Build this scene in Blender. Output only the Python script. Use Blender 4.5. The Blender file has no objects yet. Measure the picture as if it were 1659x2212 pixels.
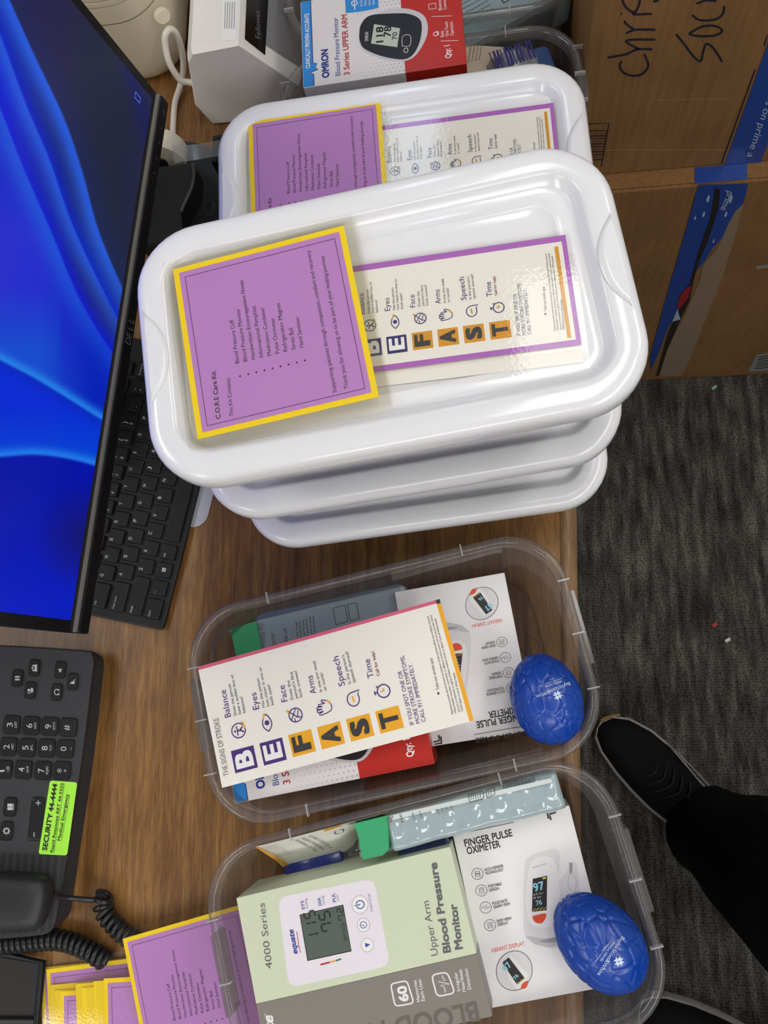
import bpy, math, random
from mathutils import Vector, Matrix, noise
random.seed(7)
sc = bpy.context.scene
COL = sc.collection
# ------------------------------------------------------------------ camera
FPX, CAMH, TX, TY = 1698.97, 0.7748, 0.2085, 0.1377      # focal length (px of a 1659x2212 frame), height over the desk, tilts
RC = Matrix.Rotation(TY, 3, 'Y') @ Matrix.Rotation(TX, 3, 'X')
CC = Vector((0, 0, CAMH))
cam_d = bpy.data.cameras.new('camera'); cam = bpy.data.objects.new('camera', cam_d); COL.objects.link(cam)
cam_d.sensor_fit = 'HORIZONTAL'; cam_d.sensor_width = 36; cam_d.lens = FPX / 1659 * 36
cam_d.clip_start = .02; cam_d.clip_end = 50
cam.matrix_world = Matrix.Translation(CC) @ RC.to_4x4()
sc.camera = cam
# ------------------------------------------------------------------ exposure, world, lights
sc.view_settings.view_transform = 'Standard'; sc.view_settings.look = 'None'
sc.view_settings.exposure = 0.0; sc.view_settings.gamma = 1; sc.view_settings.use_curve_mapping = False
sc.cycles.transparent_max_bounces = 24
wd = bpy.data.worlds.new('world'); sc.world = wd; wd.use_nodes = True
wd.node_tree.nodes['Background'].inputs[0].default_value = (1, .98, .96, 1)
wd.node_tree.nodes['Background'].inputs[1].default_value = .45
PANEL_STRENGTH = 7.1
PANELS = [(.24, .62, .30, 1.0, 0), (-.22, 1.84, .17, .56, 1), (-1.75, .55, .6, 1.2, 0), (-1.6, -1.7, .6, 1.2, 0), (1.25, -1.2, .6, 1.2, 0), (.25, -1.75, 1.2, .6, 0), (1.2, .1, .3, 1.2, 0), (1.7, 1.5, .6, 1.2, 0)]   # x, y, width, length, cool; first two inferred lamps, others added unseen fill light
FLOOR, CEIL = -.72, 1.95

# ------------------------------------------------------------------ helpers
def lin(c):
    return c / 12.92 if c <= .04045 else ((c + .055) / 1.055) ** 2.4
def rgb(h):
    h = h.lstrip('#'); return tuple(lin(int(h[i:i+2], 16) / 255) for i in (0, 2, 4)) + (1,)
MATS = {}
def M(name, col='#888888', rough=.5, metal=0, spec=.5, coat=0, emit=None, es=1, bump=0, bscale=200, alpha=1):
    if name in MATS: return MATS[name]
    m = bpy.data.materials.new(name); m.use_nodes = True
    b = m.node_tree.nodes['Principled BSDF']
    b.inputs['Base Color'].default_value = rgb(col) if isinstance(col, str) else tuple(col) + (1,)
    b.inputs['Roughness'].default_value = rough; b.inputs['Metallic'].default_value = metal
    b.inputs['Specular IOR Level'].default_value = spec; b.inputs['Coat Weight'].default_value = coat
    b.inputs['Coat Roughness'].default_value = .08
    if emit:
        b.inputs['Emission Color'].default_value = rgb(emit); b.inputs['Emission Strength'].default_value = es
    if bump:
        N = m.node_tree.nodes; Lk = m.node_tree.links
        tc = N.new('ShaderNodeTexCoord'); nz = N.new('ShaderNodeTexNoise'); bp = N.new('ShaderNodeBump')
        nz.inputs['Scale'].default_value = bscale; nz.inputs['Detail'].default_value = 3
        bp.inputs['Strength'].default_value = bump; bp.inputs['Distance'].default_value = .001
        Lk.new(tc.outputs['Object'], nz.inputs['Vector']); Lk.new(nz.outputs['Fac'], bp.inputs['Height'])
        Lk.new(bp.outputs['Normal'], b.inputs['Normal'])
    MATS[name] = m; return m
def clear_plastic(name, tint=(.93, .93, .93), haze=.06, hazecol=(.8, .8, .8), rough=.06, ior=1.45, bump=0, refl=1.0):
    m = bpy.data.materials.new(name); m.use_nodes = True
    N = m.node_tree.nodes; Lk = m.node_tree.links; N.clear()
    out = N.new('ShaderNodeOutputMaterial'); tr = N.new('ShaderNodeBsdfTransparent'); gl = N.new('ShaderNodeBsdfGlossy')
    df = N.new('ShaderNodeBsdfDiffuse'); tl = N.new('ShaderNodeBsdfTranslucent'); fr = N.new('ShaderNodeFresnel')
    m1 = N.new('ShaderNodeMixShader'); m2 = N.new('ShaderNodeMixShader'); m3 = N.new('ShaderNodeMixShader')
    tr.inputs[0].default_value = tint + (1,); df.inputs[0].default_value = hazecol + (1,); tl.inputs[0].default_value = hazecol + (1,)
    gl.inputs['Roughness'].default_value = rough; gl.inputs['Color'].default_value = (1, 1, 1, 1)
    ge = N.new('ShaderNodeNewGeometry'); im = N.new('ShaderNodeMath'); im.operation = 'MULTIPLY_ADD'; im.inputs[1].default_value = 1/ior - ior; im.inputs[2].default_value = ior; Lk.new(ge.outputs['Backfacing'], im.inputs[0]); Lk.new(im.outputs[0], fr.inputs['IOR']); m1.inputs[0].default_value = haze; m3.inputs[0].default_value = .4
    Lk.new(df.outputs[0], m3.inputs[1]); Lk.new(tl.outputs[0], m3.inputs[2])
    Lk.new(tr.outputs[0], m1.inputs[1]); Lk.new(m3.outputs[0], m1.inputs[2])
    ml = N.new('ShaderNodeMath'); ml.operation = 'MULTIPLY'; ml.inputs[1].default_value = refl; Lk.new(fr.outputs[0], ml.inputs[0]); Lk.new(ml.outputs[0], m2.inputs[0]); Lk.new(m1.outputs[0], m2.inputs[1]); Lk.new(gl.outputs[0], m2.inputs[2])
    if bump:
        tc = N.new('ShaderNodeTexCoord'); nz = N.new('ShaderNodeTexNoise'); bp = N.new('ShaderNodeBump')
        nz.inputs['Scale'].default_value = 400; bp.inputs['Strength'].default_value = bump; bp.inputs['Distance'].default_value = .001
        Lk.new(tc.outputs['Object'], nz.inputs['Vector']); Lk.new(nz.outputs['Fac'], bp.inputs['Height'])
        Lk.new(bp.outputs['Normal'], gl.inputs['Normal']); Lk.new(bp.outputs['Normal'], fr.inputs['Normal'])
    Lk.new(m2.outputs[0], out.inputs['Surface'])
    MATS[name] = m; return m

def ray(x, y):
    return RC @ Vector(((x - 829.5) / FPX, -(y - 1106) / FPX, -1))
def on(x, y, z):                       # photo pixel -> point at height z over the desk top
    d = ray(x, y); return CC + d * ((z - CC.z) / d.z)
def onY(x, y, Y):
    d = ray(x, y); return CC + d * ((Y - CC.y) / d.y)
def onP(x, y, o, n):
    d = ray(x, y); return CC + d * ((o - CC).dot(n) / d.dot(n))
def to_px(P):
    q = RC.transposed() @ (Vector(P) - CC); return (829.5 + FPX * q.x / -q.z, 1106 - FPX * q.y / -q.z)

class MB:
    def __init__(s): s.v = []; s.f = []; s.m = []; s.sm = []; s.mats = []
    def mi(s, mat):
        if mat not in s.mats: s.mats.append(mat)
        return s.mats.index(mat)
    def add(s, vs, fs, mat, smooth=False):
        b = len(s.v); k = s.mi(mat); s.v += [Vector(v) for v in vs]
        for f in fs: s.f.append([b + i for i in f]); s.m.append(k); s.sm.append(smooth)
    def loft(s, loops, mat, c0=True, c1=True, smooth=True, close=False):
        n = len(loops[0]); vs = [p for l in loops for p in l]; fs = []
        R = len(loops)
        for i in range(R if close else R - 1):
            a = i * n; b = ((i + 1) % R) * n
            for j in range(n): fs.append((a + j, a + (j + 1) % n, b + (j + 1) % n, b + j))
        s.add(vs, fs, mat, smooth)
        if c0 and not close: s.add(loops[0][::-1], [tuple(range(n))], mat)
        if c1 and not close: s.add(loops[-1], [tuple(range(n))], mat)
    def box(s, lo, hi, mat, T=None):
        (a, b, c), (d, e, f) = lo, hi
        vs = [Vector(p) for p in ((a,b,c),(d,b,c),(d,e,c),(a,e,c),(a,b,f),(d,b,f),(d,e,f),(a,e,f))]
        if T is not None: vs = [T @ v for v in vs]
        s.add(vs, [(3,2,1,0),(4,5,6,7),(0,1,5,4),(1,2,6,5),(2,3,7,6),(3,0,4,7)], mat)
    def rbox(s, L, W, z0, z1, r, mat, T=None, bev=.001, n=6, cx=0, cy=0):
        Ls = []
        for ins, z in ((bev, z0), (bev*.3, z0+bev*.3), (0, z0+bev), (0, z1-bev), (bev*.3, z1-bev*.3), (bev, z1)):
            Ls.append([(T @ Vector((x+cx, y+cy, z)) if T is not None else Vector((x+cx, y+cy, z))) for x, y in rr(L-2*ins, W-2*ins, max(r-ins, .0003), n)])
        s.loft(Ls, mat, smooth=False)
    def tube(s, pts, rad, mat, n=10, cap=True):
        pts = [Vector(p) for p in pts]; loops = []; up = None
        for i, p in enumerate(pts):
            t = (pts[min(i+1, len(pts)-1)] - pts[max(i-1, 0)]).normalized()
            if up is None: up = t.orthogonal().normalized()
            up = (up - t * up.dot(t)).normalized(); w = t.cross(up)
            r = rad[i] if isinstance(rad, (list, tuple)) else rad
            loops.append([p + (up * math.cos(2*math.pi*k/n) + w * math.sin(2*math.pi*k/n)) * r for k in range(n)])
        s.loft(loops, mat, cap, cap)
    def build(s, name, parent=None, mat4=None, base=None):
        if mat4 is None:
            mat4 = Matrix.Translation(base) if base is not None else Matrix.Identity(4)
        if parent is not None: mat4 = WM[parent.name]
        inv = mat4.inverted()
        me = bpy.data.meshes.new(name); me.from_pydata([inv @ v for v in s.v], [], s.f)
        for m in s.mats: me.materials.append(m)
        me.polygons.foreach_set('material_index', s.m); me.polygons.foreach_set('use_smooth', s.sm); me.update()
        o = bpy.data.objects.new(name, me); COL.objects.link(o); WM[o.name] = mat4
        if parent is not None: o.parent = parent
        else: o.matrix_world = mat4
        return o
WM = {}
def tag(o, label, cat, group=None, kind=None):
    if label: o['label'] = label
    if cat: o['category'] = cat
    if group: o['group'] = group
    if kind: o['kind'] = kind
    return o
def thing(name, label, cat, loc=None, group=None, mat4=None):
    o = bpy.data.objects.new(name, None); COL.objects.link(o); o.empty_display_size = .02
    m = mat4 if mat4 is not None else Matrix.Translation(loc)
    o.matrix_world = m; WM[o.name] = m
    return tag(o, label, cat, group)
def copy_tree(o, mat4=None, parent=None):
    c = o.copy(); COL.objects.link(c); c.parent = parent; WM[c.name] = mat4 if mat4 is not None else WM[o.name]
    if parent is None: c.matrix_world = mat4
    for ch in [x for x in bpy.data.objects if x.parent == o]: copy_tree(ch, mat4, c)
    return c
def smooth_obj(o, ang=35):
    try: o.data.set_sharp_from_angle(angle=math.radians(ang))
    except Exception: pass
    for p in o.data.polygons: p.use_smooth = True
def rr(L, W, r, n=6):
    r = min(r, L/2 - 1e-5, W/2 - 1e-5); P = []
    for sx, sy, a0 in ((1,1,0), (-1,1,90), (-1,-1,180), (1,-1,270)):
        for k in range(n + 1):
            a = math.radians(a0 + 90*k/n); P.append((sx*(L/2-r) + r*math.cos(a), sy*(W/2-r) + r*math.sin(a)))
    return P
def frame(o, xdir, n=(0,0,1)):
    n = Vector(n).normalized(); x = Vector(xdir); x = (x - n*x.dot(n)).normalized(); y = n.cross(x)
    m = Matrix((x, y, n)).transposed().to_4x4(); m.translation = Vector(o); return m
def zrot(x, y, z, a): return Matrix.Translation((x, y, z)) @ Matrix.Rotation(a, 4, 'Z')
def spline(P, k=8):
    P = [Vector(p) for p in P]; out = []
    for i in range(len(P)-1):
        a, b, c, d = P[max(i-1,0)], P[i], P[i+1], P[min(i+2, len(P)-1)]
        for j in range(k):
            t = j/k; out.append(.5*((2*b) + (c-a)*t + (2*a-5*b+4*c-d)*t*t + (3*b-a-3*c+d)*t**3))
    out.append(P[-1]); return out

TXT = {}
def text_mesh(s, bold=0.0, shear=0.0, res=3):
    k = (s, bold, shear)
    if k not in TXT:
        cu = bpy.data.curves.new('t', 'FONT'); cu.body = s; cu.offset = bold; cu.shear = shear; cu.resolution_u = res
        ob = bpy.data.objects.new('t', cu); me = ob.to_mesh()
        vs = [(v.co.x, v.co.y) for v in me.vertices]; fs = [tuple(p.vertices) for p in me.polygons]
        ob.to_mesh_clear(); bpy.data.objects.remove(ob); bpy.data.curves.remove(cu)
        TXT[k] = (vs, fs)
    return TXT[k]
_h = text_mesh('H')[0]; CAPH = max(y for x, y in _h)
class Canvas:
    """draws flat print in a y-down 2-D space; fn(x, y, lift) gives the 3-D point"""
    def __init__(s, mb, fn, lift=.0002): s.mb = mb; s.fn = fn; s.l = lift
    def poly(s, pts, mat, l=1):
        s.mb.add([s.fn(x, y, s.l*l) for x, y in pts], [tuple(range(len(pts)))], mat)
    def quad(s, a, b, c, d, mat, l=1): s.poly([a, b, c, d], mat, l)
    def rect(s, x0, y0, x1, y1, mat, l=1): s.poly([(x0,y0),(x1,y0),(x1,y1),(x0,y1)], mat, l)
    def text(s, t, a, b, mat, cap=None, bold=0, shear=0, l=2):
        vs, fs = text_mesh(t, 0, shear)
        if not vs: return
        x0 = min(v[0] for v in vs); x1 = max(v[0] for v in vs)
        dx, dy = b[0]-a[0], b[1]-a[1]; D = math.hypot(dx, dy); dx /= D; dy /= D
        sx = D/(x1-x0); sy = sx if cap is None else cap/CAPH
        W = (x1-x0)*sx
        for ii, (ox, oy) in enumerate(((-bold, -bold), (bold, -bold), (-bold, bold), (bold, bold), (0, 0), (-bold, 0), (bold, 0), (0, bold), (0, -bold))[:9 if bold > .018 else 5] if bold > .007 else ((0, 0),)):
            q = (D - 2*bold*sx)/D
            s.mb.add([s.fn(a[0] + dx*((x-x0)*q+ox+bold)*sx + dy*(y+oy)*sy, a[1] + dy*((x-x0)*q+ox+bold)*sx - dx*(y+oy)*sy, s.l*(l+.09*ii)) for x, y in vs], fs, mat)
    def stroke(s, pts, w, mat, l=2, closed=False):
        n = len(pts)
        L, R = [], []
        for i in range(n):
            a = pts[(i-1) % n] if closed or i else pts[i]; b = pts[(i+1) % n] if closed or i < n-1 else pts[i]
            dx, dy = b[0]-a[0], b[1]-a[1]; D = math.hypot(dx, dy) or 1
            nx, ny = -dy/D*w/2, dx/D*w/2
            L.append((pts[i][0]+nx, pts[i][1]+ny)); R.append((pts[i][0]-nx, pts[i][1]-ny))
        vs = [s.fn(x, y, s.l*l) for x, y in L+R]
        s.mb.add(vs, [(i, (i+1) % n, n+(i+1) % n, n+i) for i in range(n if closed else n-1)], mat)
    def circ(s, c, r, ry=None, n=24, rot=0):
        ry = ry or r; cr, sr = math.cos(rot), math.sin(rot); P = []
        for i in range(n):
            a = 2*math.pi*i/n; x, y = r*math.cos(a), ry*math.sin(a); P.append((c[0]+x*cr-y*sr, c[1]+x*sr+y*cr))
        return P
    def disc(s, c, r, mat, ry=None, l=2, rot=0, n=24): s.poly(s.circ(c, r, ry, n, rot), mat, l)
    def ring(s, c, r, w, mat, ry=None, l=2, rot=0, n=28): s.stroke(s.circ(c, r, ry, n, rot), w, mat, l, True)
def px_canvas(mb, z, lift=.0002): return Canvas(mb, lambda x, y, l: on(x, y, z + l), lift)
def plane_canvas(mb, o, n, lift=.0002):
    return Canvas(mb, lambda x, y, l: onP(x, y, o + n*l, n), lift)
def fr_canvas(mb, m4, sx, sy=None, lift=.0002):      # u right, v down in a frame whose y axis points up the print
    sy = sy or sx
    return Canvas(mb, lambda u, v, l: m4 @ Vector((u*sx, -v*sy, l)), lift)
def bez(P, k=10):                                     # smooth 2-D polyline
    return [(q.x, q.y) for q in spline([(a, b, 0) for a, b in P], k)]
# ------------------------------------------------------------------ procedural surface materials
def nodes_mat(name, rough=.5):
    m = bpy.data.materials.new(name); m.use_nodes = True; MATS[name] = m
    N = m.node_tree.nodes; return m, N, m.node_tree.links, N['Principled BSDF']
def ramp(N, stops):
    r = N.new('ShaderNodeValToRGB'); e = r.color_ramp.elements
    while len(e) < len(stops): e.new(.5)
    for k, (p, c) in enumerate(stops): e[k].position = p; e[k].color = rgb(c)
    return r
def wood_mat(name, dark, mid, light, rough=.38):
    m, N, Lk, b = nodes_mat(name); tc = N.new('ShaderNodeTexCoord')
    mp = N.new('ShaderNodeMapping'); mp.inputs['Scale'].default_value = (1, .075, 1); mp.inputs['Rotation'].default_value = (0, 0, -.05)
    n1 = N.new('ShaderNodeTexNoise'); n1.inputs['Scale'].default_value = 170; n1.inputs['Detail'].default_value = 6; n1.inputs['Distortion'].default_value = .5
    mp2 = N.new('ShaderNodeMapping'); mp2.inputs['Scale'].default_value = (1, .09, 1)
    n2 = N.new('ShaderNodeTexNoise'); n2.inputs['Scale'].default_value = 22; n2.inputs['Detail'].default_value = 3; n2.inputs['Distortion'].default_value = 1.2
    mp3 = N.new('ShaderNodeMapping'); mp3.inputs['Scale'].default_value = (1, .05, 1)
    n3 = N.new('ShaderNodeTexNoise'); n3.inputs['Scale'].default_value = 900; n3.inputs['Detail'].default_value = 2
    for a, q in ((mp, n1), (mp2, n2), (mp3, n3)): Lk.new(tc.outputs['Object'], a.inputs['Vector']); Lk.new(a.outputs[0], q.inputs['Vector'])
    a1 = N.new('ShaderNodeMath'); a1.operation = 'MULTIPLY_ADD'; a1.inputs[1].default_value = .5
    Lk.new(n1.outputs['Fac'], a1.inputs[0])
    a2 = N.new('ShaderNodeMath'); a2.operation = 'MULTIPLY'; a2.inputs[1].default_value = .5; Lk.new(n2.outputs['Fac'], a2.inputs[0]); Lk.new(a2.outputs[0], a1.inputs[2])
    r = ramp(N, [(.32, dark), (.5, mid), (.68, light)]); Lk.new(a1.outputs[0], r.inputs[0])
    mx = N.new('ShaderNodeMix'); mx.data_type = 'RGBA'; mx.blend_type = 'MULTIPLY'; mx.inputs['Factor'].default_value = .45
    r3 = ramp(N, [(.38, '#8a8078'), (.6, '#ffffff')]); Lk.new(n3.outputs['Fac'], r3.inputs[0])
    Lk.new(r.outputs[0], mx.inputs['A']); Lk.new(r3.outputs[0], mx.inputs['B']); Lk.new(mx.outputs['Result'], b.inputs['Base Color'])
    b.inputs['Roughness'].default_value = rough
    bp = N.new('ShaderNodeBump'); bp.inputs['Strength'].default_value = .12; bp.inputs['Distance'].default_value = .0006
    Lk.new(n1.outputs['Fac'], bp.inputs['Height']); Lk.new(bp.outputs[0], b.inputs['Normal'])
    return m
WOOD = wood_mat('walnut laminate', '#5a3a20', '#865d31', '#aa7e43')
EDGE = wood_mat('worn walnut edge', '#7d5d3e', '#93714e', '#ab8862', .45)
def carpet_mat():
    m, N, Lk, b = nodes_mat('carpet'); tc = N.new('ShaderNodeTexCoord')
    mp = N.new('ShaderNodeMapping'); mp.inputs['Scale'].default_value = (1, .16, 1)
    n1 = N.new('ShaderNodeTexNoise'); n1.inputs['Scale'].default_value = 75; n1.inputs['Detail'].default_value = 4
    n2 = N.new('ShaderNodeTexNoise'); n2.inputs['Scale'].default_value = 9; n2.inputs['Detail'].default_value = 3
    mp3 = N.new('ShaderNodeMapping'); mp3.inputs['Scale'].default_value = (1, .62, 1)
    n3 = N.new('ShaderNodeTexVoronoi'); n3.inputs['Scale'].default_value = 330; n3.inputs['Randomness'].default_value = .55
    Lk.new(tc.outputs['Object'], mp.inputs[0]); Lk.new(mp.outputs[0], n1.inputs['Vector']); Lk.new(tc.outputs['Object'], n2.inputs['Vector'])
    Lk.new(tc.outputs['Object'], mp3.inputs[0]); Lk.new(mp3.outputs[0], n3.inputs['Vector'])
    a = N.new('ShaderNodeMath'); a.operation = 'MULTIPLY_ADD'; a.inputs[1].default_value = .7; Lk.new(n1.outputs['Fac'], a.inputs[0])
    a2 = N.new('ShaderNodeMath'); a2.operation = 'MULTIPLY'; a2.inputs[1].default_value = .3; Lk.new(n2.outputs['Fac'], a2.inputs[0]); Lk.new(a2.outputs[0], a.inputs[2])
    r = ramp(N, [(.36, '#423f3b'), (.5, '#65625c'), (.66, '#8f8b84')]); Lk.new(a.outputs[0], r.inputs[0])
    r2 = ramp(N, [(.0, '#ffffff'), (.75, '#4a4a4a')]); Lk.new(n3.outputs['Distance'], r2.inputs[0])
    mx = N.new('ShaderNodeMix'); mx.data_type = 'RGBA'; mx.blend_type = 'MULTIPLY'; mx.inputs['Factor'].default_value = .8
    Lk.new(r.outputs[0], mx.inputs['A']); Lk.new(r2.outputs[0], mx.inputs['B']); Lk.new(mx.outputs['Result'], b.inputs['Base Color'])
    bp = N.new('ShaderNodeBump'); bp.inputs['Strength'].default_value = .8; bp.inputs['Distance'].default_value = .003; bp.invert = True
    Lk.new(n3.outputs['Distance'], bp.inputs['Height']); Lk.new(bp.outputs[0], b.inputs['Normal'])
    b.inputs['Roughness'].default_value = .95; b.inputs['Specular IOR Level'].default_value = .1
    return m
CARPET = carpet_mat()
def cardboard_mat():
    m, N, Lk, b = nodes_mat('cardboard'); tc = N.new('ShaderNodeTexCoord')
    mp = N.new('ShaderNodeMapping'); mp.inputs['Scale'].default_value = (1, 1, .05)
    n1 = N.new('ShaderNodeTexNoise'); n1.inputs['Scale'].default_value = 260; n1.inputs['Detail'].default_value = 2
    n2 = N.new('ShaderNodeTexNoise'); n2.inputs['Scale'].default_value = 12; n2.inputs['Detail'].default_value = 4
    Lk.new(tc.outputs['Object'], mp.inputs[0]); Lk.new(mp.outputs[0], n1.inputs['Vector']); Lk.new(tc.outputs['Object'], n2.inputs['Vector'])
    a = N.new('ShaderNodeMath'); a.operation = 'ADD'; Lk.new(n1.outputs['Fac'], a.inputs[0]); Lk.new(n2.outputs['Fac'], a.inputs[1])
    r = ramp(N, [(.35, '#7f5d3a'), (.65, '#936d46')]);
    h = N.new('ShaderNodeMath'); h.operation = 'MULTIPLY'; h.inputs[1].default_value = .5; Lk.new(a.outputs[0], h.inputs[0]); Lk.new(h.outputs[0], r.inputs[0])
    Lk.new(r.outputs[0], b.inputs['Base Color']); b.inputs['Roughness'].default_value = .8; b.inputs['Specular IOR Level'].default_value = .2
    return m
CARD = cardboard_mat()
WHITE_P = M('white plastic lid', '#ecedf1', .14, spec=.5, coat=.1)
CLEAR = clear_plastic('clear tub plastic', (.64, .625, .62), .075, (.55, .53, .53), .09, 1.45, 0, 1.0)
CLEAR_RIM = clear_plastic('clear tub rim', (.72, .71, .71), .17, (.72, .71, .71), .12, 1.5, 0, 1.0)
TICK = clear_plastic('clear tub moulding rib', (.8, .8, .8), .5, (.9, .9, .9), .2)
FILM = clear_plastic('laminating film', (.975, .97, .95), .012, (.9, .9, .9), .03, 1.4, .05)
YEL = M('yellow paper', '#ffde14', .5, spec=.3); PUR = M('lilac paper', '#c089cf', .5, spec=.3)
PURB = M('violet paper', '#b06ac2', .45, spec=.3)
INK = M('dark ink', '#26182c', .6); BLK = M('black ink', '#1c1b1e', .6); GINK = M('grey ink', '#6c6a66', .6)
PAPER = M('white card', '#f1efe8', .55, spec=.3); CREAM = M('flyer stock', '#f3f0e6', .55, spec=.3); AMB = M('amber ink', '#f2ae1f', .5); AMB2 = M('ochre ink', '#d9981f', .5)
VIO = M('deep violet ink', '#4a2a78', .5); NAVY = M('navy ink', '#27246a', .5); PINK = M('rose ink', '#d9607f', .5); MAR = M('maroon ink', '#8c1f3c', .5)
DKGREY = M('charcoal ink', '#35363a', .5)
WHITE_INK = M('white ink', '#f2f2f2', .5)

# ------------------------------------------------------------------ the room
def struct(o): o['kind'] = 'structure'; return o
b = MB(); b.box((-3, -3, FLOOR-.05), (3, 3, FLOOR), CARPET); struct(b.build('floor'))
WALLM = M('wall paint', '#d6d5d2', .8, bump=.1); CEILM = M('ceiling tile', '#e8e6e0', .9, bump=.3, bscale=90)
b = MB(); b.box((-3.1, -3.1, CEIL), (3.1, 3.1, CEIL+.05), CEILM); struct(b.build('ceiling'))
for nm, lo, hi in (('wall_left', (-3.1,-3.1,FLOOR), (-3,3.1,CEIL)), ('wall_right', (3,-3.1,FLOOR), (3.1,3.1,CEIL)), ('wall_back', (-3,3,FLOOR), (3,3.1,CEIL)), ('wall_front', (-3,-3.1,FLOOR), (3,-3,CEIL))):
    b = MB(); b.box(lo, hi, WALLM); struct(b.build(nm))
EMIT = M('light diffuser', '#ffffff', .6, emit='#fdfbf8', es=PANEL_STRENGTH); EMITC = M('cool light diffuser', '#ffffff', .6, emit='#cfe4ff', es=PANEL_STRENGTH); FRAMEM = M('white metal', '#e8e8e8', .4)
for i, (x, y, w, l, cool) in enumerate(PANELS):
    t = thing('ceiling_and_fill_light', 'unseen rectangular ceiling panel, in a set of inferred lamps and added fill light', 'light', (x, y, CEIL), 'ceiling light panels')
    b = MB(); w2, l2 = w/2, l/2
    for lo, hi in (((-w2-.02, -l2-.02), (w2+.02, -l2)), ((-w2-.02, l2), (w2+.02, l2+.02)), ((-w2-.02, -l2), (-w2, l2)), ((w2, -l2), (w2+.02, l2))):
        b.box((x+lo[0], y+lo[1], CEIL-.012), (x+hi[0], y+hi[1], CEIL), FRAMEM)
    b.build('frame', t)
    b = MB(); b.box((x-w2, y-l2, CEIL-.008), (x+w2, y+l2, CEIL-.002), EMITC if cool else EMIT); b.build('diffuser', t)

# ------------------------------------------------------------------ desk
DY = .036                                            # the front edge runs slightly askew
def ex(y): return .0735 + DY * min(y, .25)
t = thing('desk', 'walnut laminate office desk with a worn rounded front edge', 'desk', (-.4, .1, FLOOR))
b = MB(); y0, y1 = -.95, 1.15
DP = [(-1.15, y0), (ex(y0)-.012, y0), (ex(.25)-.012, .25), (ex(y1)-.012, y1), (-1.15, y1)]
b.loft([[Vector((x, y, z)) for x, y in DP] for z in (-.03, 0)], WOOD, smooth=False); b.build('desktop', t)
b = MB(); prof = [(-.012, 0), (-.004, -.0006), (.002, -.003), (.005, -.008), (.006, -.015), (.005, -.024), (0, -.03), (-.012, -.03)]
b.loft([[Vector((ex(y)+u, y, z)) for u, z in prof] for y in (y0, .25, y1)], EDGE); b.build('edge_band', t)
for yy in (y0+.05, y1-.05):
    b = MB(); b.box((-1.1, yy-.015, FLOOR), (ex(yy)-.08, yy+.015, -.03), WOOD); b.build('end_panel', t)
b = MB(); b.box((-1.1, y0+.065, FLOOR+.2), (-1.08, y1-.065, -.03), WOOD); b.build('modesty_panel', t)

# ------------------------------------------------------------------ storage boxes: clear tub + white lid
TH = .103
def tub_loops(L, W, H, r=.048):
    return [(.0275, .0, .03), (.0255, .002, .032), (.0235, .006, .034), (.0095, H-.012, r-.006), (.0085, H-.0095, r-.006)]
def tub_body(L, W, H, M4, mat):
    b = MB(); loops = []
    for ins, z, r in tub_loops(L, W, H): loops.append([M4 @ Vector((x, y, z)) for x, y in rr(L-2*ins, W-2*ins, r, 8)])
    b.loft(loops, mat, True, False)
    return b
def tub_rim(L, W, H, M4, mat, r=.05, ticks=True):
    b = MB(); loops = []
    for ins, z in ((.0085, H-.0095), (.0078, H-.004), (.0065, H-.0012), (.004, H), (.0015, H-.0006), (.0002, H-.003), (0, H-.009)):
        loops.append([M4 @ Vector((x, y, z)) for x, y in rr(L-2*ins, W-2*ins, r-ins*.6, 8)])
    b.loft(loops, mat, False, False)
    if ticks:
        for sx, sy, dx, dy in [(k*L/2*.52, s*(W/2-.004), 0, 1) for k in (-1, 1) for s in (-1, 1)] + [(s*(L/2-.004), k*W/2*.48, 1, 0) for k in (-1, 0, 1) for s in (-1, 1)]:
            b.box((sx-(.005 if dx else .0006), sy-(.005 if dy else .0006), H-.004), (sx+(.005 if dx else .0006), sy+(.005 if dy else .0006), H+.0009), TICK, M4)
    return b
def tub_latch(s, L, W, H, M4, mat):
    b = MB(); x = s*(L/2-.001)
    b.rbox(.0045, .062, H-.03, H-.006, .001, mat, M4, .0006, 2, x + s*.0022, .005)
    return b
def lid_mesh(L, W, top, M4):
    b = MB(); loops = []
    for ins, z in ((.002, -.0175), (.0003, -.017), (0, -.0155), (.0002, -.0075), (.0012, -.0045), (.0032, -.002), (.0062, -.0006), (.010, 0), (.0185, -.0002), (.0205, -.0009), (.0222, -.0026), (.0262, -.0078), (.0275, -.0086), (.0295, -.009),
                   (.0375, -.009), (.0382, -.0083), (.0395, -.0083), (.0402, -.009), (.046, -.009)):
        loops.append([M4 @ Vector((x, y, top+z)) for x, y in rr(L-2*ins, W-2*ins, max(.046-ins*1.05, .014), 10)])
    b.loft(loops, WHITE_P, False, True)
    return b
def lid_grip(s, L, top, M4):
    b = MB(); P = []; R, d = .042, .0345
    n = 24; loops = []
    for f, z in ((1, .0), (.985, .0007), (.6, .0004), (.02, .0002)):
        loop = []
        for k in range(n+1):
            a = math.radians(-55 + 110*k/n); x = L/2 - .0205 + (R - R*math.cos(a)) ; y = R*math.sin(a)
            xo = L/2 - .0062
            xx = min(x, xo); x2 = xo + (xx - xo)*f
            loop.append(M4 @ Vector((s*x2, y*(.6+.4*f), top+z)))
        loops.append(loop)
    vs = [p for l in loops for p in l]; m = n+1
    b.add(vs, [(i*m+j, i*m+j+1, (i+1)*m+j+1, (i+1)*m+j) for i in range(3) for j in range(n)], WHITE_P, True)
    return b
LID_L, LID_W = .3224, .1865
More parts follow.
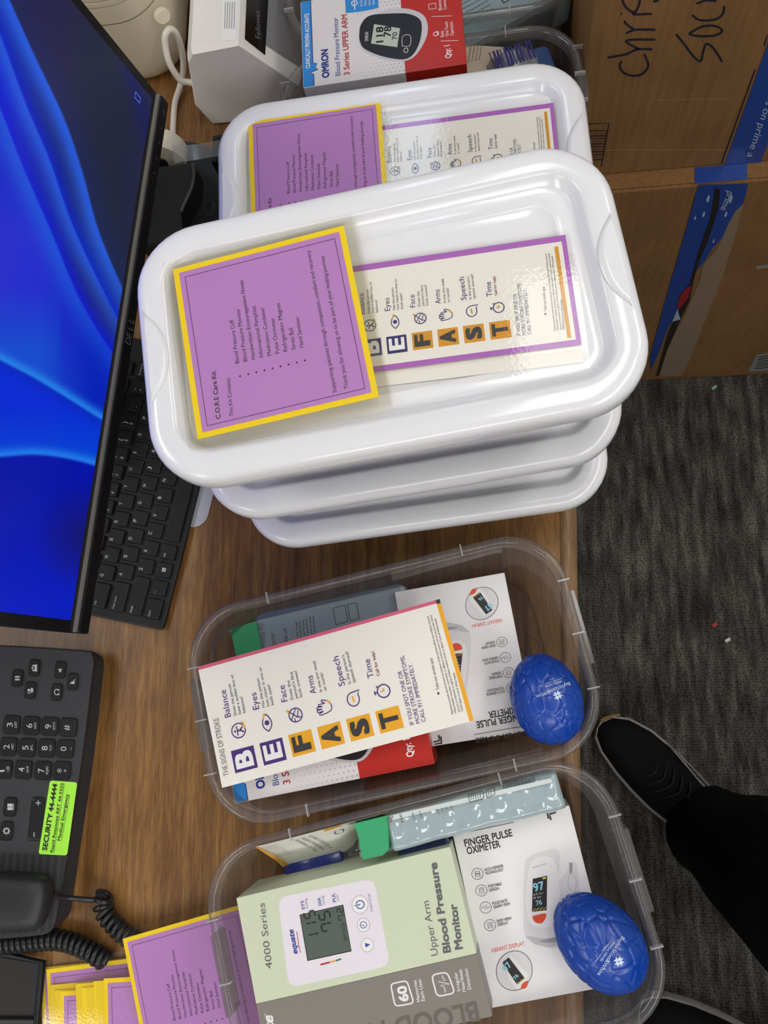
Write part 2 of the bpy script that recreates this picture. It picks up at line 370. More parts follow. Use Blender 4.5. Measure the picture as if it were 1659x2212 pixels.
def kit_box(cx, cy, yaw, z0, H, label, L=LID_L, W=LID_W, tag_group=None):
    """closed box: z0 base of the tub, z0+H top of the lid"""
    m4 = zrot(cx, cy, z0, yaw)
    t = thing('storage_box', label, 'storage box', mat4=m4, group=tag_group)
    tub_body(L-.008, W-.008, H-.004, m4, CLEAR).build('tub', t)
    ld = lid_mesh(L, W, H, m4).build('lid', t); smooth_obj(ld, 60)
    for s in (-1, 1): lid_grip(s, L, H, m4).build('thumb_grip', ld)
    for s in (-1, 1): tub_latch(s, L-.006, W, H-.01, m4, CLEAR_RIM).build('latch', t)
    return t
P_ = .1028
kit_box(-.0644, .2209, .1151, 0.0, P_+.006, 'closed clear storage box with white lid, bottom of the front stack of three')
kit_box(-.0682, .2293, .1389, P_-.0029, P_+.0089, 'closed clear storage box with white lid, middle of the front stack of three')
kit_box(-.0681, .2307, .1519, 2*P_-.0029, P_+.0089, 'closed storage box with white lid and purple cards, topmost of the front stack')
PB = .094
kit_box(-.069, .418, .055, 0.0, PB+.001, 'closed clear storage box with white lid, lower one of the rear stack')
kit_box(-.0690, .4185, .0525, PB-.0079, PB+.0059, 'closed storage box with white lid and purple cards, topmost of the rear stack', .3224, .1865)
ZF, ZB = 3*P_+.006, 2*PB-.002
def open_tub(cx, cy, yaw, H, label, L=.3315, W=.1864, z0=0):
    m4 = zrot(cx, cy, z0, yaw)
    t = thing('storage_tub', label, 'storage tub', mat4=m4, group=None)
    tub_body(L, W, H, m4, CLEAR).build('tub', t)
    tub_rim(L, W, H, m4, CLEAR_RIM).build('rim', t)
    for s in (-1, 1): tub_latch(s, L, W, H, m4, CLEAR_RIM).build('latch', t)
    return m4
TA = open_tub(-0.0914, 0.0006, .2209, .105, 'open clear plastic tub holding a red and white monitor box under the stroke flyer', .336, .188)
TB = open_tub(-0.0595, -0.1956, .2645, .105, 'open clear plastic tub nearest the camera, holding the pale green monitor box', .343, .201)
TC = open_tub(-.0494, .5775, .025, .090, 'open clear plastic tub behind the rear lidded stack, under the red and white box', .305, .126)
TD = open_tub(-.049, .735, .04, .095, 'open clear plastic tub at the far end, cut off by the picture edge', .305, .165)
# ------------------------------------------------------------------ printed cards
def flyer_print(c, small=True, be=VIO, sq=AMB, title=True, fine=True):
    if title: c.text('THE SIGNS OF STROKE', (.082, .079), (.548, .088), GINK if be is VIO else be, .045, .004)
    rows = [('B', 'Balance', ('Does the person', 'have a sudden loss of', 'balance?'), (.79, .86, .665)),
            ('E', 'Eyes', ('Has the person', 'lost vision in one or', 'both eyes?'), (.77, .86, .70)),
            ('F', 'Face', ('Does the', "person's face", 'look uneven?'), (.69, .75, .75)),
            ('A', 'Arms', ('Is one arm weak', 'or numb?'), (.79, .68)),
            ('S', 'Speech', ("Is the person's", 'speech slurred?'), (.77, .79)),
            ('T', 'Time', ('Call for help!',), (.735,))]
    hw = {'B': .756, 'E': .668, 'F': .665, 'A': .68, 'S': .775, 'T': .685}
    for k, (L, head, lines, ends) in enumerate(rows):
        v = .133 + .2475*k
        if k < 2:
            c.rect(.083, v, .262, v+.195, be); c.text(L, (.108 if L == 'B' else .112, v+.165), (.238, v+.165), WHITE_INK, .138, .035, l=3)
        else:
            c.rect(.087, v, .266, v+.197, sq); c.text(L, (.115, v+.163), (.24, v+.163), DKGREY, .135, .04, l=3)
        c.text(head, (.530, v+.062), (hw[L], v+.064), be, .052, .004)
        for j, (ln, e) in enumerate(zip(lines, ends)):
            c.text(ln, (.530, v+.112+.039*j), (e, v+.114+.039*j), MAR if L == 'T' else DKGREY, .0245, .008 if L == 'T' else .002)
        x, y = .405, v+.10
        if L == 'B':
            c.ring((x, y), .058, .009, be); c.disc((x, y-.03), .009, be); c.stroke([(x-.038, y-.012), (x, y-.008), (x+.038, y-.012)], .009, be, 3)
            c.stroke([(x, y-.01), (x, y+.014), (x-.022, y+.045)], .011, be, 3); c.stroke([(x, y+.012), (x+.024, y+.04)], .011, be, 3); c.stroke([(x+.005, y+.056), (x+.055, y+.05), (x+.06, y+.034)], .012, sq, 3)
        elif L == 'E':
            e = bez([(x-.07, y), (x-.03, y-.034), (x+.02, y-.034), (x+.068, y), (x+.02, y+.034), (x-.03, y+.034), (x-.07, y)], 5)
            c.stroke(e, .009, be); c.disc((x, y), .020, be, l=3); c.poly([(x+.03, y-.03), (x+.085, y-.012), (x+.06, y+.0)], sq, 4)
        elif L == 'F':
            c.ring((x, y), .055, .009, be); c.stroke([(x-.035, y-.045), (x+.05, y+.012)], .007, be, 3); c.stroke([(x+.035, y-.045), (x-.02, y+.012), (x-.03, y+.05)], .008, be, 3)
            c.stroke([(x-.02, y+.012), (x+.035, y+.03)], .007, be, 3); c.stroke([(x-.05, y-.01), (x-.02, y-.015)], .007, be, 3); c.poly([(x+.02, y-.055), (x+.06, y-.075), (x+.045, y-.04)], sq, 3)
        elif L == 'A':
            pts = bez([(x-.05, y+.01), (x-.055, y-.045), (x-.04, y-.05), (x-.03, y-.015), (x-.03, y-.06), (x-.012, y-.062), (x-.01, y-.02), (x-.006, y-.06), (x+.01, y-.058), (x+.01, y-.015), (x+.016, y-.045), (x+.03, y-.04), (x+.03, y+.01), (x+.045, y-.012), (x+.06, y-.006), (x+.035, y+.045), (x, y+.06), (x-.035, y+.05), (x-.05, y+.01)], 3)
            c.stroke(pts, .008, be); c.stroke([(x+.012, y+.058), (x+.05, y+.03)], .012, sq, 3)
        elif L == 'S':
            pts = [(x+.055*math.cos(a), y+.050*math.sin(a)) for a in [math.radians(60+300*i/20) for i in range(21)]] + [(x+.06, y+.066)]
            c.stroke(pts, .009, be, 2, True); c.stroke([(x-.026, y+.002), (x+.026, y-.004)], .013, sq, 3)
        else:
            c.ring((x, y+.01), .052, .010, be, n=14); c.stroke([(x, y-.046), (x, y-.062)], .010, be); c.stroke([(x-.016, y-.064), (x+.016, y-.064)], .010, be); c.stroke([(x+.04, y-.042), (x+.05, y-.03)], .012, be)
            c.stroke([(x, y+.014), (x, y-.018)], .008, sq, 3); c.stroke([(x, y+.012), (x+.022, y+.012)], .012, sq, 3)
    for s_, v, e in (('IF YOU SPOT ONE OR', 1.652, .524), ('MORE STROKE SYMPTOMS,', 1.702, .636), ('CALL 911 IMMEDIATELY.', 1.750, .558)):
        c.text(s_, (.089, v), (e, v+.012), be, .034, .001)
    c.poly([(.262, 1.895), (.290, 1.900), (.270, 1.918)], DKGREY); c.text('Take our stroke quiz', (.300, 1.920), (.556, 1.932), DKGREY, .024, .006)
    if fine:
        for k, (s_, e) in enumerate((('Physicians provide clinical services as members of the medical staff at one of Baylor Scott &', .890), ("White Health's subsidiary, community or affiliated medical centers and do not provide clinical", .890), ('services as employees or agents of those medical centers or Baylor Scott & White Health.', .86), ('\u00a92023 Baylor Scott & White Health.', .40))):
            c.text(s_, (.090, 1.978+.027*k), (e, 1.994+.027*k), DKGREY, .016, .003)
def slab(b, m4, x0, y0, x1, y1, t, mat, z=0):
    b.box((x0, y0, z-t), (x1, y1, z), mat, m4)
def sheet(b, m4, x0, y0, x1, y1, mat, z):
    b.add([m4 @ Vector(p) for p in ((x0,y0,z),(x1,y0,z),(x1,y1,z),(x0,y1,z))], [(0,1,2,3)], mat)
def stroke_flyer(m4, label):
    S = .1028; b = MB(); slab(b, m4, 0, -2.12*S, S, 0, .0005, CREAM)
    c = fr_canvas(b, m4, S); flyer_print(c)
    c.rect(.972, -.0, 1, 2.085, PINK); c.rect(.0, 2.085, .965, 2.12, AMB); c.rect(.965, 2.085, 1, 2.12, DKGREY)
    return tag(b.build('stroke_flyer', mat4=m4), label, 'flyer')
def laminated_flyer(m4, label, printed=True, S=.0664):
    t = thing('laminated_flyer', label, 'flyer', mat4=m4)
    b = MB(); slab(b, m4, -.075*S, -2.195*S, 1.062*S, .03*S, .0004, PURB)
    c = fr_canvas(b, m4, S, lift=.00012); c.rect(-.022, .06, .997, 2.15, PAPER, .4)
    if printed:
        flyer_print(c, be=NAVY, sq=AMB2, title=True); c.rect(.0, 2.075, .95, 2.11, AMB2, 2)
    b.build('printed_card', t)
    f = MB(); sheet(f, m4, -.125*S, -2.24*S, 1.105*S, .10*S, FILM, .0009); f.build('film', t)
    return t
def core_print(c):
    c.rect(.031, .031, .969, .938, PUR)
    c.stroke([(.06, .062), (.935, .062), (.935, .908), (.06, .908)], .004, INK, 2, True)
    c.text('C.O.R.E Care Kit', (.082, .138), (.351, .150), INK, .024, .012)
    c.text('This Kit Contains:', (.080, .208), (.295, .220), INK, .021, .006)
    for k, (s_, e) in enumerate((('Blood Pressure Cuff', .616), ('Blood Pressure Monitor', .671), ('Handwritten Encouragement Notes', .829), ('Informational Pamphlet', .665), ('Medication Container', .645), ('Pulse Oximeter', .57), ('Refrigerator Magnet', .648), ('Stress Ball', .487), ('Hand Sanitizer', .542))):
        v = .284 + .0440*k
        c.text(s_, (.362, v), (e, v+.005), INK, .022, .006)
        if k: c.disc((.288, v-.006), .0052, INK)
    c.disc((.288, .276), .0052, INK)
    c.text('Supporting patients through compassion, comfort and recovery.', (.076, .762), (.909, .765), INK, .0215, .006)
    c.text('Thank you for allowing us to be part of your healing journey', (.080, .826), (.851, .834), INK, .0215, .006)
CORE_S = .1225
def core_card(m4, label=None, group=None, S=CORE_S):
    t = thing('kit_card', label, 'card', mat4=m4, group=group)
    b = MB(); slab(b, m4, 0, -.97*S, S, 0, .0004, YEL)
    core_print(fr_canvas(b, m4, S, lift=.00012)); b.build('printed_card', t)
    f = MB(); sheet(f, m4, -.055*S, -1.03*S, 1.055*S, .055*S, FILM, .0007); f.build('film', t)
    return t
def fr_px(o, x, z, n=(0, 0, 1)):          # frame with origin at pixel o, x axis towards pixel x, at height z
    a = on(*o, z); return frame(a, on(*x, z) - a, n)
def tilt(m4, ax, ay): return m4 @ Matrix.Rotation(ax, 4, 'X') @ Matrix.Rotation(ay, 4, 'Y')
# front lid
mf = frame(on(755, 793.9, ZF-.0062), on(739.1, 590.6, ZF-.0062) - on(755, 793.9, ZF-.0062))
laminated_flyer(mf, 'laminated stroke warning flyer with violet border on the front white lid')
m2 = mf @ Matrix.Translation((-.012, .000, -.0016)) @ Matrix.Rotation(-.012, 4, 'Z')
t = thing('laminated_sheet', 'blank white laminated sheet peeking out under the violet-bordered flyer on the front lid', 'sheet', mat4=m2)
b = MB(); slab(b, m2, -.0025, -.1455, .066, 0, .0004, PAPER); b.build('white_sheet', t)
f = MB(); sheet(f, m2, -.007, -.1495, .072, .004, FILM, .0005); f.build('film', t)
mc = fr_px((427, 949), (372, 572), ZF+.0005)
first_card = core_card(mc, 'purple kit card in clear film, topmost of the pile on the front white lid')
for k, (dx, dy, a) in enumerate(((-.0005, .0008, .004), (.0008, -.001, -.006), (-.001, .001, .009), (.0, .0, -.004))):
    m4 = mc @ Matrix.Translation((dx, dy, -.0016*(k+1))) @ Matrix.Rotation(a, 4, 'Z')
    t = thing('laminated_sheet', 'white laminated sheet buried in the pile under the purple card on the front lid', 'sheet', mat4=m4, group='white laminated sheets under the top card')
    b = MB(); slab(b, m4, .003, -.97*CORE_S+.003, CORE_S-.003, -.003, .0005, PAPER); b.build('white_sheet', t)
    f = MB(); sheet(f, m4, -.055*CORE_S, -1.03*CORE_S, 1.055*CORE_S, .055*CORE_S, FILM, .0004); f.build('film', t)
# rear lid
zb = ZB-.0062
o = on(823, 216, zb+.005); mcb = frame(o, on(536, 262, zb+.005) - o)
# card: reading direction runs up the picture; rebuild the frame from its upper edge
up = on(536, 262, zb+.005); dn = on(823, 216, zb+.005); yv = (up - dn).normalized()   # print "up" points left
xv = yv.cross(Vector((0, 0, 1)))
mcb = frame(up - xv*CORE_S, xv)
copy_tree(first_card, mcb)
last = [o for o in bpy.data.objects if o.name.startswith('kit_card') and o.parent is None][-1]
last['label'] = 'purple kit card in clear film lying on the rear white lid'; 
if 'group' in last: del last['group']
br = on(1195, 222, zb+.0004); tl_ = on(825, 272, zb+.0004); yv = (tl_ - br).normalized(); xv = yv.cross(Vector((0, 0, 1)))
S = .0700
mfb = frame(br + yv*2.195*S - xv*1.062*S, xv)
laminated_flyer(mfb, 'laminated stroke warning flyer with violet border on the rear white lid', S=S)

# cards on the desk at bottom left
mbig = fr_px((265, 2028), (352, 2330), .019); up = on(265, 2028, .019); dn = on(520, 1954, .019)
yv = (up-dn).normalized(); xv = yv.cross(Vector((0,0,1)))
big = copy_tree(first_card, frame(up - xv*CORE_S, xv))
big['label'] = 'large purple kit card in clear film on the desk, sliding under the green box tub'
if 'group' in big: del big['group']
fan = [((88, 2091), (268, 2071), .003, 0), ((100, 2094), (270, 2072), .0048, 0), ((110, 2128), (215, 2118), .0066, 1), ((118, 2140), (225, 2132), .0080, 1), ((130, 2142), (235, 2136), .0094, 0), ((163, 2126), (245, 2118), .0108, 1), ((176, 2134), (260, 2128), .0122, 1), ((202, 2120), (285, 2114), .0136, 1), ((224, 2114), (290, 2110), .0150, 0)]
for k, (a, d, z, blank) in enumerate(fan):
    up = on(*a, z); dn = on(*d, z); yv = (up-dn).normalized(); xv = yv.cross(Vector((0,0,1)))
    m4 = frame(up - xv*CORE_S, xv)
    if blank:
        t = thing('kit_card', None, 'card', mat4=m4)
        b = MB(); slab(b, m4, 0, -.97*CORE_S, CORE_S, 0, .0004, YEL); b.build('yellow_card', t)
        f = MB(); sheet(f, m4, -.055*CORE_S, -1.03*CORE_S, 1.055*CORE_S, .055*CORE_S, FILM, .0007); f.build('film', t)
    else: t = copy_tree(first_card, m4)
    t['label'] = 'yellow-edged laminated kit card in the fanned pile at the bottom left corner'; t['group'] = 'fanned pile of laminated cards at bottom left'
big_lbl = None
# loose flyer on the middle tub
stroke_flyer(fr_px((480, 1702), (427, 1440), .1085), 'cream stroke flyer with a rose edge lying across the middle open tub')
# ------------------------------------------------------------------ contents of the tubs
# red / white / blue monitor carton: local frame with the origin at the print's top left corner
OMW, OML = .0998, .1585
RED = M('carton red', '#c0281f', .35, coat=.25); CWHITE = M('carton white', '#e9e4e6', .35, coat=.25); CBLUE = M('carton blue', '#2f8fe0', .35, coat=.25)
INKB = M('blue print', '#2b3f8f', .4); INKR = M('red print', '#b52c2c', .4); DOT = M('grey halftone', '#b9b4b8', .4); NAVYP = M('dark blue line', '#1d3c86', .4)
DEVB = M('printed black device', '#1d1d24', .35, coat=.25); DEVG = M('printed grey device', '#cfcdd2', .35); LCDL = M('printed lcd', '#c3cbbd', .35); LCDK = M('lcd digits', '#1e2320', .5)
def omron_box(m4, label, H=.075, wid=OMW, length=OML):
    t = thing('monitor_carton', label, 'box', mat4=m4)
    b = MB(); ys = -length
    split = -1.105/1.75*length
    b.rbox(wid, -split, -H, 0, .0008, CWHITE, m4, .0006, 2, wid/2, split/2)
    b.rbox(wid, length+split, -H, 0, .0008, RED, m4, .0006, 2, wid/2, (ys+split)/2)
    k = length/1.75
    c = Canvas(b, lambda u, v, l: m4 @ Vector((u*wid, -v*k, l)), .00012)
    # u across the width 0..1, v down 0..1.75
    c.poly([(.004, .006), (.996, .006), (.996, .112), (.27, .112), (.25, .155), (.215, .135), (.185, .165), (.16, .085), (.135, .116), (.004, .116)], CBLUE, 1)
    c.stroke([(.996, .116), (.27, .116), (.25, .160), (.215, .137), (.185, .172), (.16, .088), (.135, .120), (.004, .120)], .009, NAVYP, 2)
    c.text('CLINICALLY PROVEN ACCURATE', (.21, .082), (.846, .090), WHITE_INK, .045, .02, l=3)
    c.text('OMRON', (.075, .286), (.400, .283), INKB, .072, .035)
    c.text('Blood Pressure Monitor', (.077, .411), (.746, .410), INKB, .055, .004)
    c.text('3 Series UPPER ARM', (.071, .510), (.765, .512), INKR, .062, .012)
    for i in range(26):
        for j in range(12):
            v = .56 + i*.022; u = .03 + j*.085 + (.042 if i % 2 else 0)
            if u < .97 and v < 1.09: c.disc((u, v), .0035 + .006*i/26, DOT, l=1, n=6)
    c.poly(bez([(.78, .50), (.97, .50), (.985, .52), (.985, .84), (.96, .86), (.80, .86), (.78, .84), (.77, .68), (.78, .50)], 3), CBLUE, 2)
    for k2, s_ in enumerate(('#1 Doctor', '& Pharmacist', 'Recommended', 'Brand')): c.text(s_, (.83, .685+.045*k2), (.83+.115*(.9 if k2 != 3 else .5), .685+.045*k2), WHITE_INK, .026, .004, l=3)
    c.stroke([(.80, .60), (.95, .60)], .012, WHITE_INK, 3); c.ring((.88, .60), .03, .010, WHITE_INK, l=3)
    # printed device, turned a little on the face
    body = bez([(.50, .62), (.62, .66), (.72, .80), (.735, 1.10), (.65, 1.30), (.53, 1.37), (.37, 1.355), (.19, 1.24), (.13, 1.10), (.20, .85), (.33, .66), (.50, .62)], 5); c.poly(body, DEVG, 2)
    scr = bez([(.50, .635), (.62, .66), (.705, .76), (.69, 1.00), (.65, 1.19), (.55, 1.305), (.36, 1.29), (.20, 1.21), (.15, 1.09), (.22, .87), (.33, .69), (.42, .64), (.50, .635)], 5); c.poly(scr, DEVB, 3)
    c.poly([(.598, .802), (.504, 1.078), (.295, 1.034), (.383, .757)], LCDL, 4)
    c.text('118', (.375, .888), (.555, .898), LCDK, .075, .02, l=5); c.text('78', (.425, .972), (.545, .985), LCDK, .075, .02, l=5); c.text('70', (.38, 1.035), (.465, 1.045), LCDK, .050, .01, l=5)
    c.text('OMRON', (.415, .728), (.520, .735), DEVG, .035, .02, l=4)
    c.ring((.245, 1.125), .026, .008, DEVG, ry=.022, l=4); c.stroke(bez([(.30, 1.09), (.41, 1.10), (.405, 1.18), (.29, 1.17), (.30, 1.09)], 3), .007, DEVG, 4)
    c.text('Qty: 1', (.091, 1.594), (.235, 1.588), WHITE_INK, .060, .02)
    c.stroke([(.29, 1.50), (.27, 1.68)], .005, WHITE_INK)
    for k2, (s_, e) in enumerate((('Easy', .405), ('One-Touch', .50), ('Operation', .49))): c.text(s_, (.335, 1.535+.052*k2), (e, 1.535+.052*k2), WHITE_INK, .036, .006)
    c.ring((.38, 1.45), .022, .007, WHITE_INK); c.stroke([(.36, 1.48), (.40, 1.48), (.41, 1.46)], .008, WHITE_INK)
    for k2, (s_, e) in enumerate((('Bluetooth', .79), ('Connectivity', .84))): c.text(s_, (.64, 1.535+.052*k2), (e, 1.535+.052*k2), WHITE_INK, .036, .006)
    c.stroke([(.67, 1.40), (.73, 1.40), (.73, 1.475), (.67, 1.475)], .007, WHITE_INK, 2, True); c.stroke([(.585, 1.42), (.555, 1.64)], .005, WHITE_INK)
    b.build('carton', t)
    s_ = MB(); c2 = Canvas(s_, lambda u, v, l: m4 @ Vector((u*wid, -v*k, l)), .00012)
    s_.box((.30*wid, -1.752*k, -H*.7), (.7*wid, -1.75*k - .0002, -H*.3), WHITE_INK, m4)
    return t, b
zc = .130
a = on(655, 190, zc); mC = frame(a, on(649, 10, zc) - a)
omron_box(mC, 'red, white and blue carton lying on the clear tub behind the rear stack', H=.034)
za = .086
a = on(507, 1736, za); e = on(940, 1650, za); yv = (a - e).normalized(); xv = yv.cross(Vector((0, 0, 1)))
omron_box(frame(a, xv), 'red and white carton half hidden under the cream flyer in the middle tub', H=.046, wid=.105, length=.1760)

# pulse oximeter cartons: drawn from the one in the near tub
OXZ = .070
oa = on(1061, 2178, OXZ); ob_ = on(978, 1803, OXZ); oyv = (ob_ - oa).normalized(); oxv = oyv.cross(Vector((0, 0, 1)))
OXW = (on(1328, 2124, OXZ) - oa).dot(oxv); OXH = .1375
mO = frame(oa + oyv*OXH, oxv)
GLOSSW = M('coated white carton', '#eeeced', .4, coat=.15); ORG = M('orange print', '#e2502e', .4); SCRN = M('printed screen', '#2a2624', .4); CYAN = M('cyan print', '#8fd3ea', .4); LG1 = M('pale grey print', '#e0dee0', .4); LG2 = M('mid grey print', '#c6c3c6', .4); LG3 = M('printed grey', '#9d999c', .4); OXK = M('oximeter ink', '#2e2b2d', .45); YEL2 = M('yellow print', '#e8d44a', .5)
def oximeter_box(label):
    t = thing('oximeter_carton', label, 'box', mat4=mO)
    b = MB(); b.rbox(OXW, OXH, -.040, 0, .0008, GLOSSW, mO, .0005, 2, OXW/2, -OXH/2)
    c = px_canvas(b, OXZ, .00012)
    c.text('SUPER IMAGE', (997, 1790), (1107, 1768), OXK, 11, .01); c.stroke([(1000, 1800), (1110, 1776)], 1.2, OXK)
    c.poly([(1180, 1752), (1200, 1748), (1197, 1752), (1184, 1755), (1187, 1768), (1183, 1769)], OXK); c.poly([(1186, 1757), (1203, 1753), (1200, 1757), (1189, 1760), (1192, 1771), (1188, 1772)], OXK)
    c.text('FINGER PULSE', (1004.8, 1829), (1107.6, 1805.6), OXK, 15, .02); c.text('OXIMETER', (1010, 1845.8), (1081.6, 1829.5), OXK, 15, .02)
    for k, ((x, y), l1, e1, l2, e2) in enumerate((((1031.4, 1887.6), 'ACCU-SENSOR', 1088, 'TECHNOLOGY', 1088), ((1039.8, 1923.7), 'PORTABLE', 1084, 'DESIGN', 1078), ((1049, 1960.4), 'PULSE RATE', 1096.5, 'GRAPH VIEW', 1102.5), ((1058.6, 1998.5), 'EASY-VIEW', 1105.5, 'DISPLAY', 1098))):
        c.ring((x, y), 12.2, 1.0, OXK, n=36)
        tx, ty = x + 15.5, y - 5.5
        c.text(l1, (tx, ty), (e1, ty - .225*(e1-tx)), OXK, 6.0, .012); c.text(l2, (tx+2, ty+8), (e2, ty+8 - .225*(e2-tx-2)), OXK, 6.0, .012)
        if k == 2: c.stroke([(x-10, y+1), (x-6, y), (x-4, y-4), (x-1, y+6), (x+2, y-6), (x+4, y+3), (x+6, y-1), (x+10, y-1.5)], 1.1, OXK)
        else:
            q = [(x-5.5, y-5), (x+4, y-6.5), (x+6, y+5), (x-4, y+6.5)]; c.stroke(q, 1.1, OXK, 2, True)
            if k == 1: c.stroke([(x-3, y-3), (x+2.5, y-4), (x+3.5, y+1), (x-2.2, y+2)], .8, OXK, 2, True)
            elif k == 3:
                for j in range(3): c.stroke([(x-3+j*.3, y-2.5+j*2.5), (x+3+j*.3, y-3.5+j*2.5)], .8, OXK)
            else: c.ring((x, y), 1.6, 1.2, OXK, n=8); c.stroke([(x-3.6, y-3), (x-4, y), (x-3, y+3.4)], .8, OXK); c.stroke([(x+3.4, y-3.4), (x+4, y), (x+3.6, y+3)], .8, OXK)
    c.text('VIBRANT DISPLAY', (1061, 2058.5), (1133.5, 2042), ORG, 9, .004)
    # big printed device
    c.poly(bez([(1134, 1858), (1160, 1842), (1207, 1838), (1208, 1900), (1238, 1862), (1249, 1880), (1252, 1925), (1246, 1990), (1215, 2046), (1170, 2042), (1134, 2022), (1131, 1940), (1134, 1858)], 4), LG1, 1)
    c.poly(bez([(1138, 1905), (1148, 1864), (1172, 1850), (1195, 1858), (1207, 1895), (1208, 1950), (1197, 1994), (1172, 2004), (1146, 1994), (1136, 1950), (1138, 1905)], 5), GLOSSW, 2)
    c.poly([(1135, 2022), (1200, 2030), (1240, 2000), (1225, 2040), (1185, 2047), (1155, 2040)], LG2, 2); c.poly(bez([(1163, 2034), (1190, 2027), (1225, 2024), (1224, 2032), (1190, 2036), (1163, 2034)], 3), LG3, 3)
    c.poly([(1229, 1863), (1237, 1864), (1236, 1885), (1231, 1888)], LG3, 2); c.ring((1236, 1907), 9, .8, LG3, ry=19, rot=-.1)
    c.text('PAPER IMAGE', (1150, 1876), (1180, 1867), LG3, 2.6, .01, l=3)
    c.poly([(1150.8, 1898.5), (1182, 1891.6), (1181, 1966), (1149, 1970)], SCRN, 3)
    c.text('97', (1154.5, 1926), (1177, 1920), CYAN, 17, .02, l=4); c.text('76', (1159, 1956), (1171.5, 1953), CYAN, 10, .02, l=4); c.text('PI % 12.1', (1153, 1935), (1173, 1930), WHITE_INK, 3.4, 0, l=4); c.text('PR  bpm', (1153, 1942), (1169, 1938), WHITE_INK, 3.4, 0, l=4)
    c.stroke([(1150.5, 1969), (1156, 1963), (1158, 1967), (1164, 1961), (1166, 1966), (1172, 1960), (1174, 1965), (1180, 1960)], 1.2, YEL2, 4); c.poly([(1172, 1896), (1180, 1894.5), (1179.5, 1898), (1171.5, 1899.5)], YEL2, 4)
    c.poly(bez([(1150, 1979), (1165, 1975), (1179, 1973.5), (1179, 1982), (1172, 1993), (1162, 1994.5), (1153, 1989), (1150, 1979)], 4), ORG, 3)
    # round inset
    c.disc((1111, 2097), 38.5, LG1, ry=43, l=1, n=40, rot=.2); c.ring((1111, 2097), 38.5, 1.1, OXK, ry=43, l=3, n=48, rot=.2)
    c.poly([(1088, 2077), (1103, 2062), (1140, 2104), (1137, 2126), (1118, 2138), (1100, 2118)], GLOSSW, 2)
    c.poly([(1085, 2079.5), (1099, 2068), (1134, 2113.5), (1117, 2127)], SCRN, 3); c.text('97', (1095, 2100), (1106, 2084), CYAN, 13, .02, l=4); c.text('76', (1114, 2117), (1121, 2108), CYAN, 8, .02, l=4); c.stroke([(1117, 2126), (1119, 2121), (1123, 2122), (1125, 2117), (1129, 2117), (1133, 2112)], 1.2, YEL2, 4)
    c.poly(bez([(1125, 2137), (1128, 2126), (1138, 2119), (1141, 2123), (1136, 2134), (1125, 2137)], 3), ORG, 4)
    b.build('carton', t); return t
oxB = oximeter_box('white pulse oximeter carton in the near tub, beside the pale green box')
za = .068
p_tl = on(1115, 1240, za); p2 = on(885, 1281, za)          # its print is upside down in the middle tub
xv = (p2 - p_tl).normalized(); p3 = on(1160, 1560, za)
oxA = copy_tree(oxB, frame(on(1157, 1577, za), xv))
oxA['label'] = 'upside-down white pulse oximeter carton in the middle tub, beside the red carton'

# pale green monitor carton in the near tub
EQZ = .100
GRN = M('pale green carton', '#d3dcbf', .45, coat=.1); EGR = M('warm grey carton', '#87807a', .45, coat=.1); PNL = M('printed white device', '#ece6ee', .45); LCD2 = M('printed dark lcd', '#58645c', .4); EINK = M('slate print', '#63666a', .45); BL2 = M('device blue print', '#3a4aa0', .45); EMB = M('embossed grey', '#6b655f', .4)
ea = on(510, 1940, EQZ); ec = on(972, 1829, EQZ); eyv = (ea - ec).normalized(); exv = eyv.cross(Vector((0, 0, 1))); EQL = (ec - ea).length
EQW = .125
mE = frame(ea - exv*EQW, exv)            # origin at the print's top left corner
t = thing('monitor_carton', 'pale green and grey blood pressure monitor carton in the near tub', 'box', mat4=mE)
b = MB(); gs = (mE.inverted() @ on(780, 2117, EQZ)).x
b.rbox(EQW-gs, EQL, -.060, 0, .0008, GRN, mE, .0006, 2, (EQW+gs)/2, -EQL/2)
b.rbox(gs, EQL, -.060, 0, .0008, EGR, mE, .0006, 2, gs/2, -EQL/2)
c = px_canvas(b, EQZ, .00012)
c.text('4000 Series', (588.5, 2092), (571.6, 1950), EINK, 14, .004)
def rquad(pts, r, k=5):
    P = []; n = len(pts)
    for i in range(n):
        p, q, s_ = Vector((*pts[i], 0)), Vector((*pts[i-1], 0)), Vector((*pts[(i+1) % n], 0))
        a_ = p + (q-p).normalized()*r; d_ = p + (s_-p).normalized()*r
        for j in range(k+1):
            w = j/k; v = a_*(1-w)**2 + p*2*w*(1-w) + d_*w*w; P.append((v.x, v.y))
    return P
c.poly(rquad([(600, 1938.6), (808, 1897), (843, 2086), (624, 2134)], 24), PNL, 1)
c.text('equate', (643, 2060), (633, 2007), BL2, 11, .03, .25); c.stroke([(649, 2058), (645, 2040), (641, 2012)], 1.5, INKR)
c.poly([(647, 1976), (741.4, 1954), (759.6, 2055), (664, 2076)], SCRN, 2); c.poly([(649, 1977), (740, 1956), (758, 2053), (665.5, 2073.5)], LCD2, 3)
def seg(c, ch, o, ux, uy, mat, w=.16, l=4):
    m = {'0': 'abcdef', '1': 'bc', '2': 'abged', '5': 'afgcd', '6': 'afgcde', '7': 'abcf'}[ch]
    P = {'a': ((.1, 2), (.9, 2)), 'b': ((1, 1.92), (1, 1.08)), 'c': ((1, .92), (1, .08)), 'd': ((.1, 0), (.9, 0)), 'e': ((0, .92), (0, .08)), 'f': ((0, 1.92), (0, 1.08)), 'g': ((.1, 1), (.9, 1))}
    f = lambda p: (o[0] + ux[0]*p[0] + uy[0]*p[1], o[1] + ux[1]*p[0] + uy[1]*p[1])
    W = math.hypot(*ux)*w*1.6
    for k in m: c.stroke([f(P[k][0]), f(P[k][1])], W, mat, l)
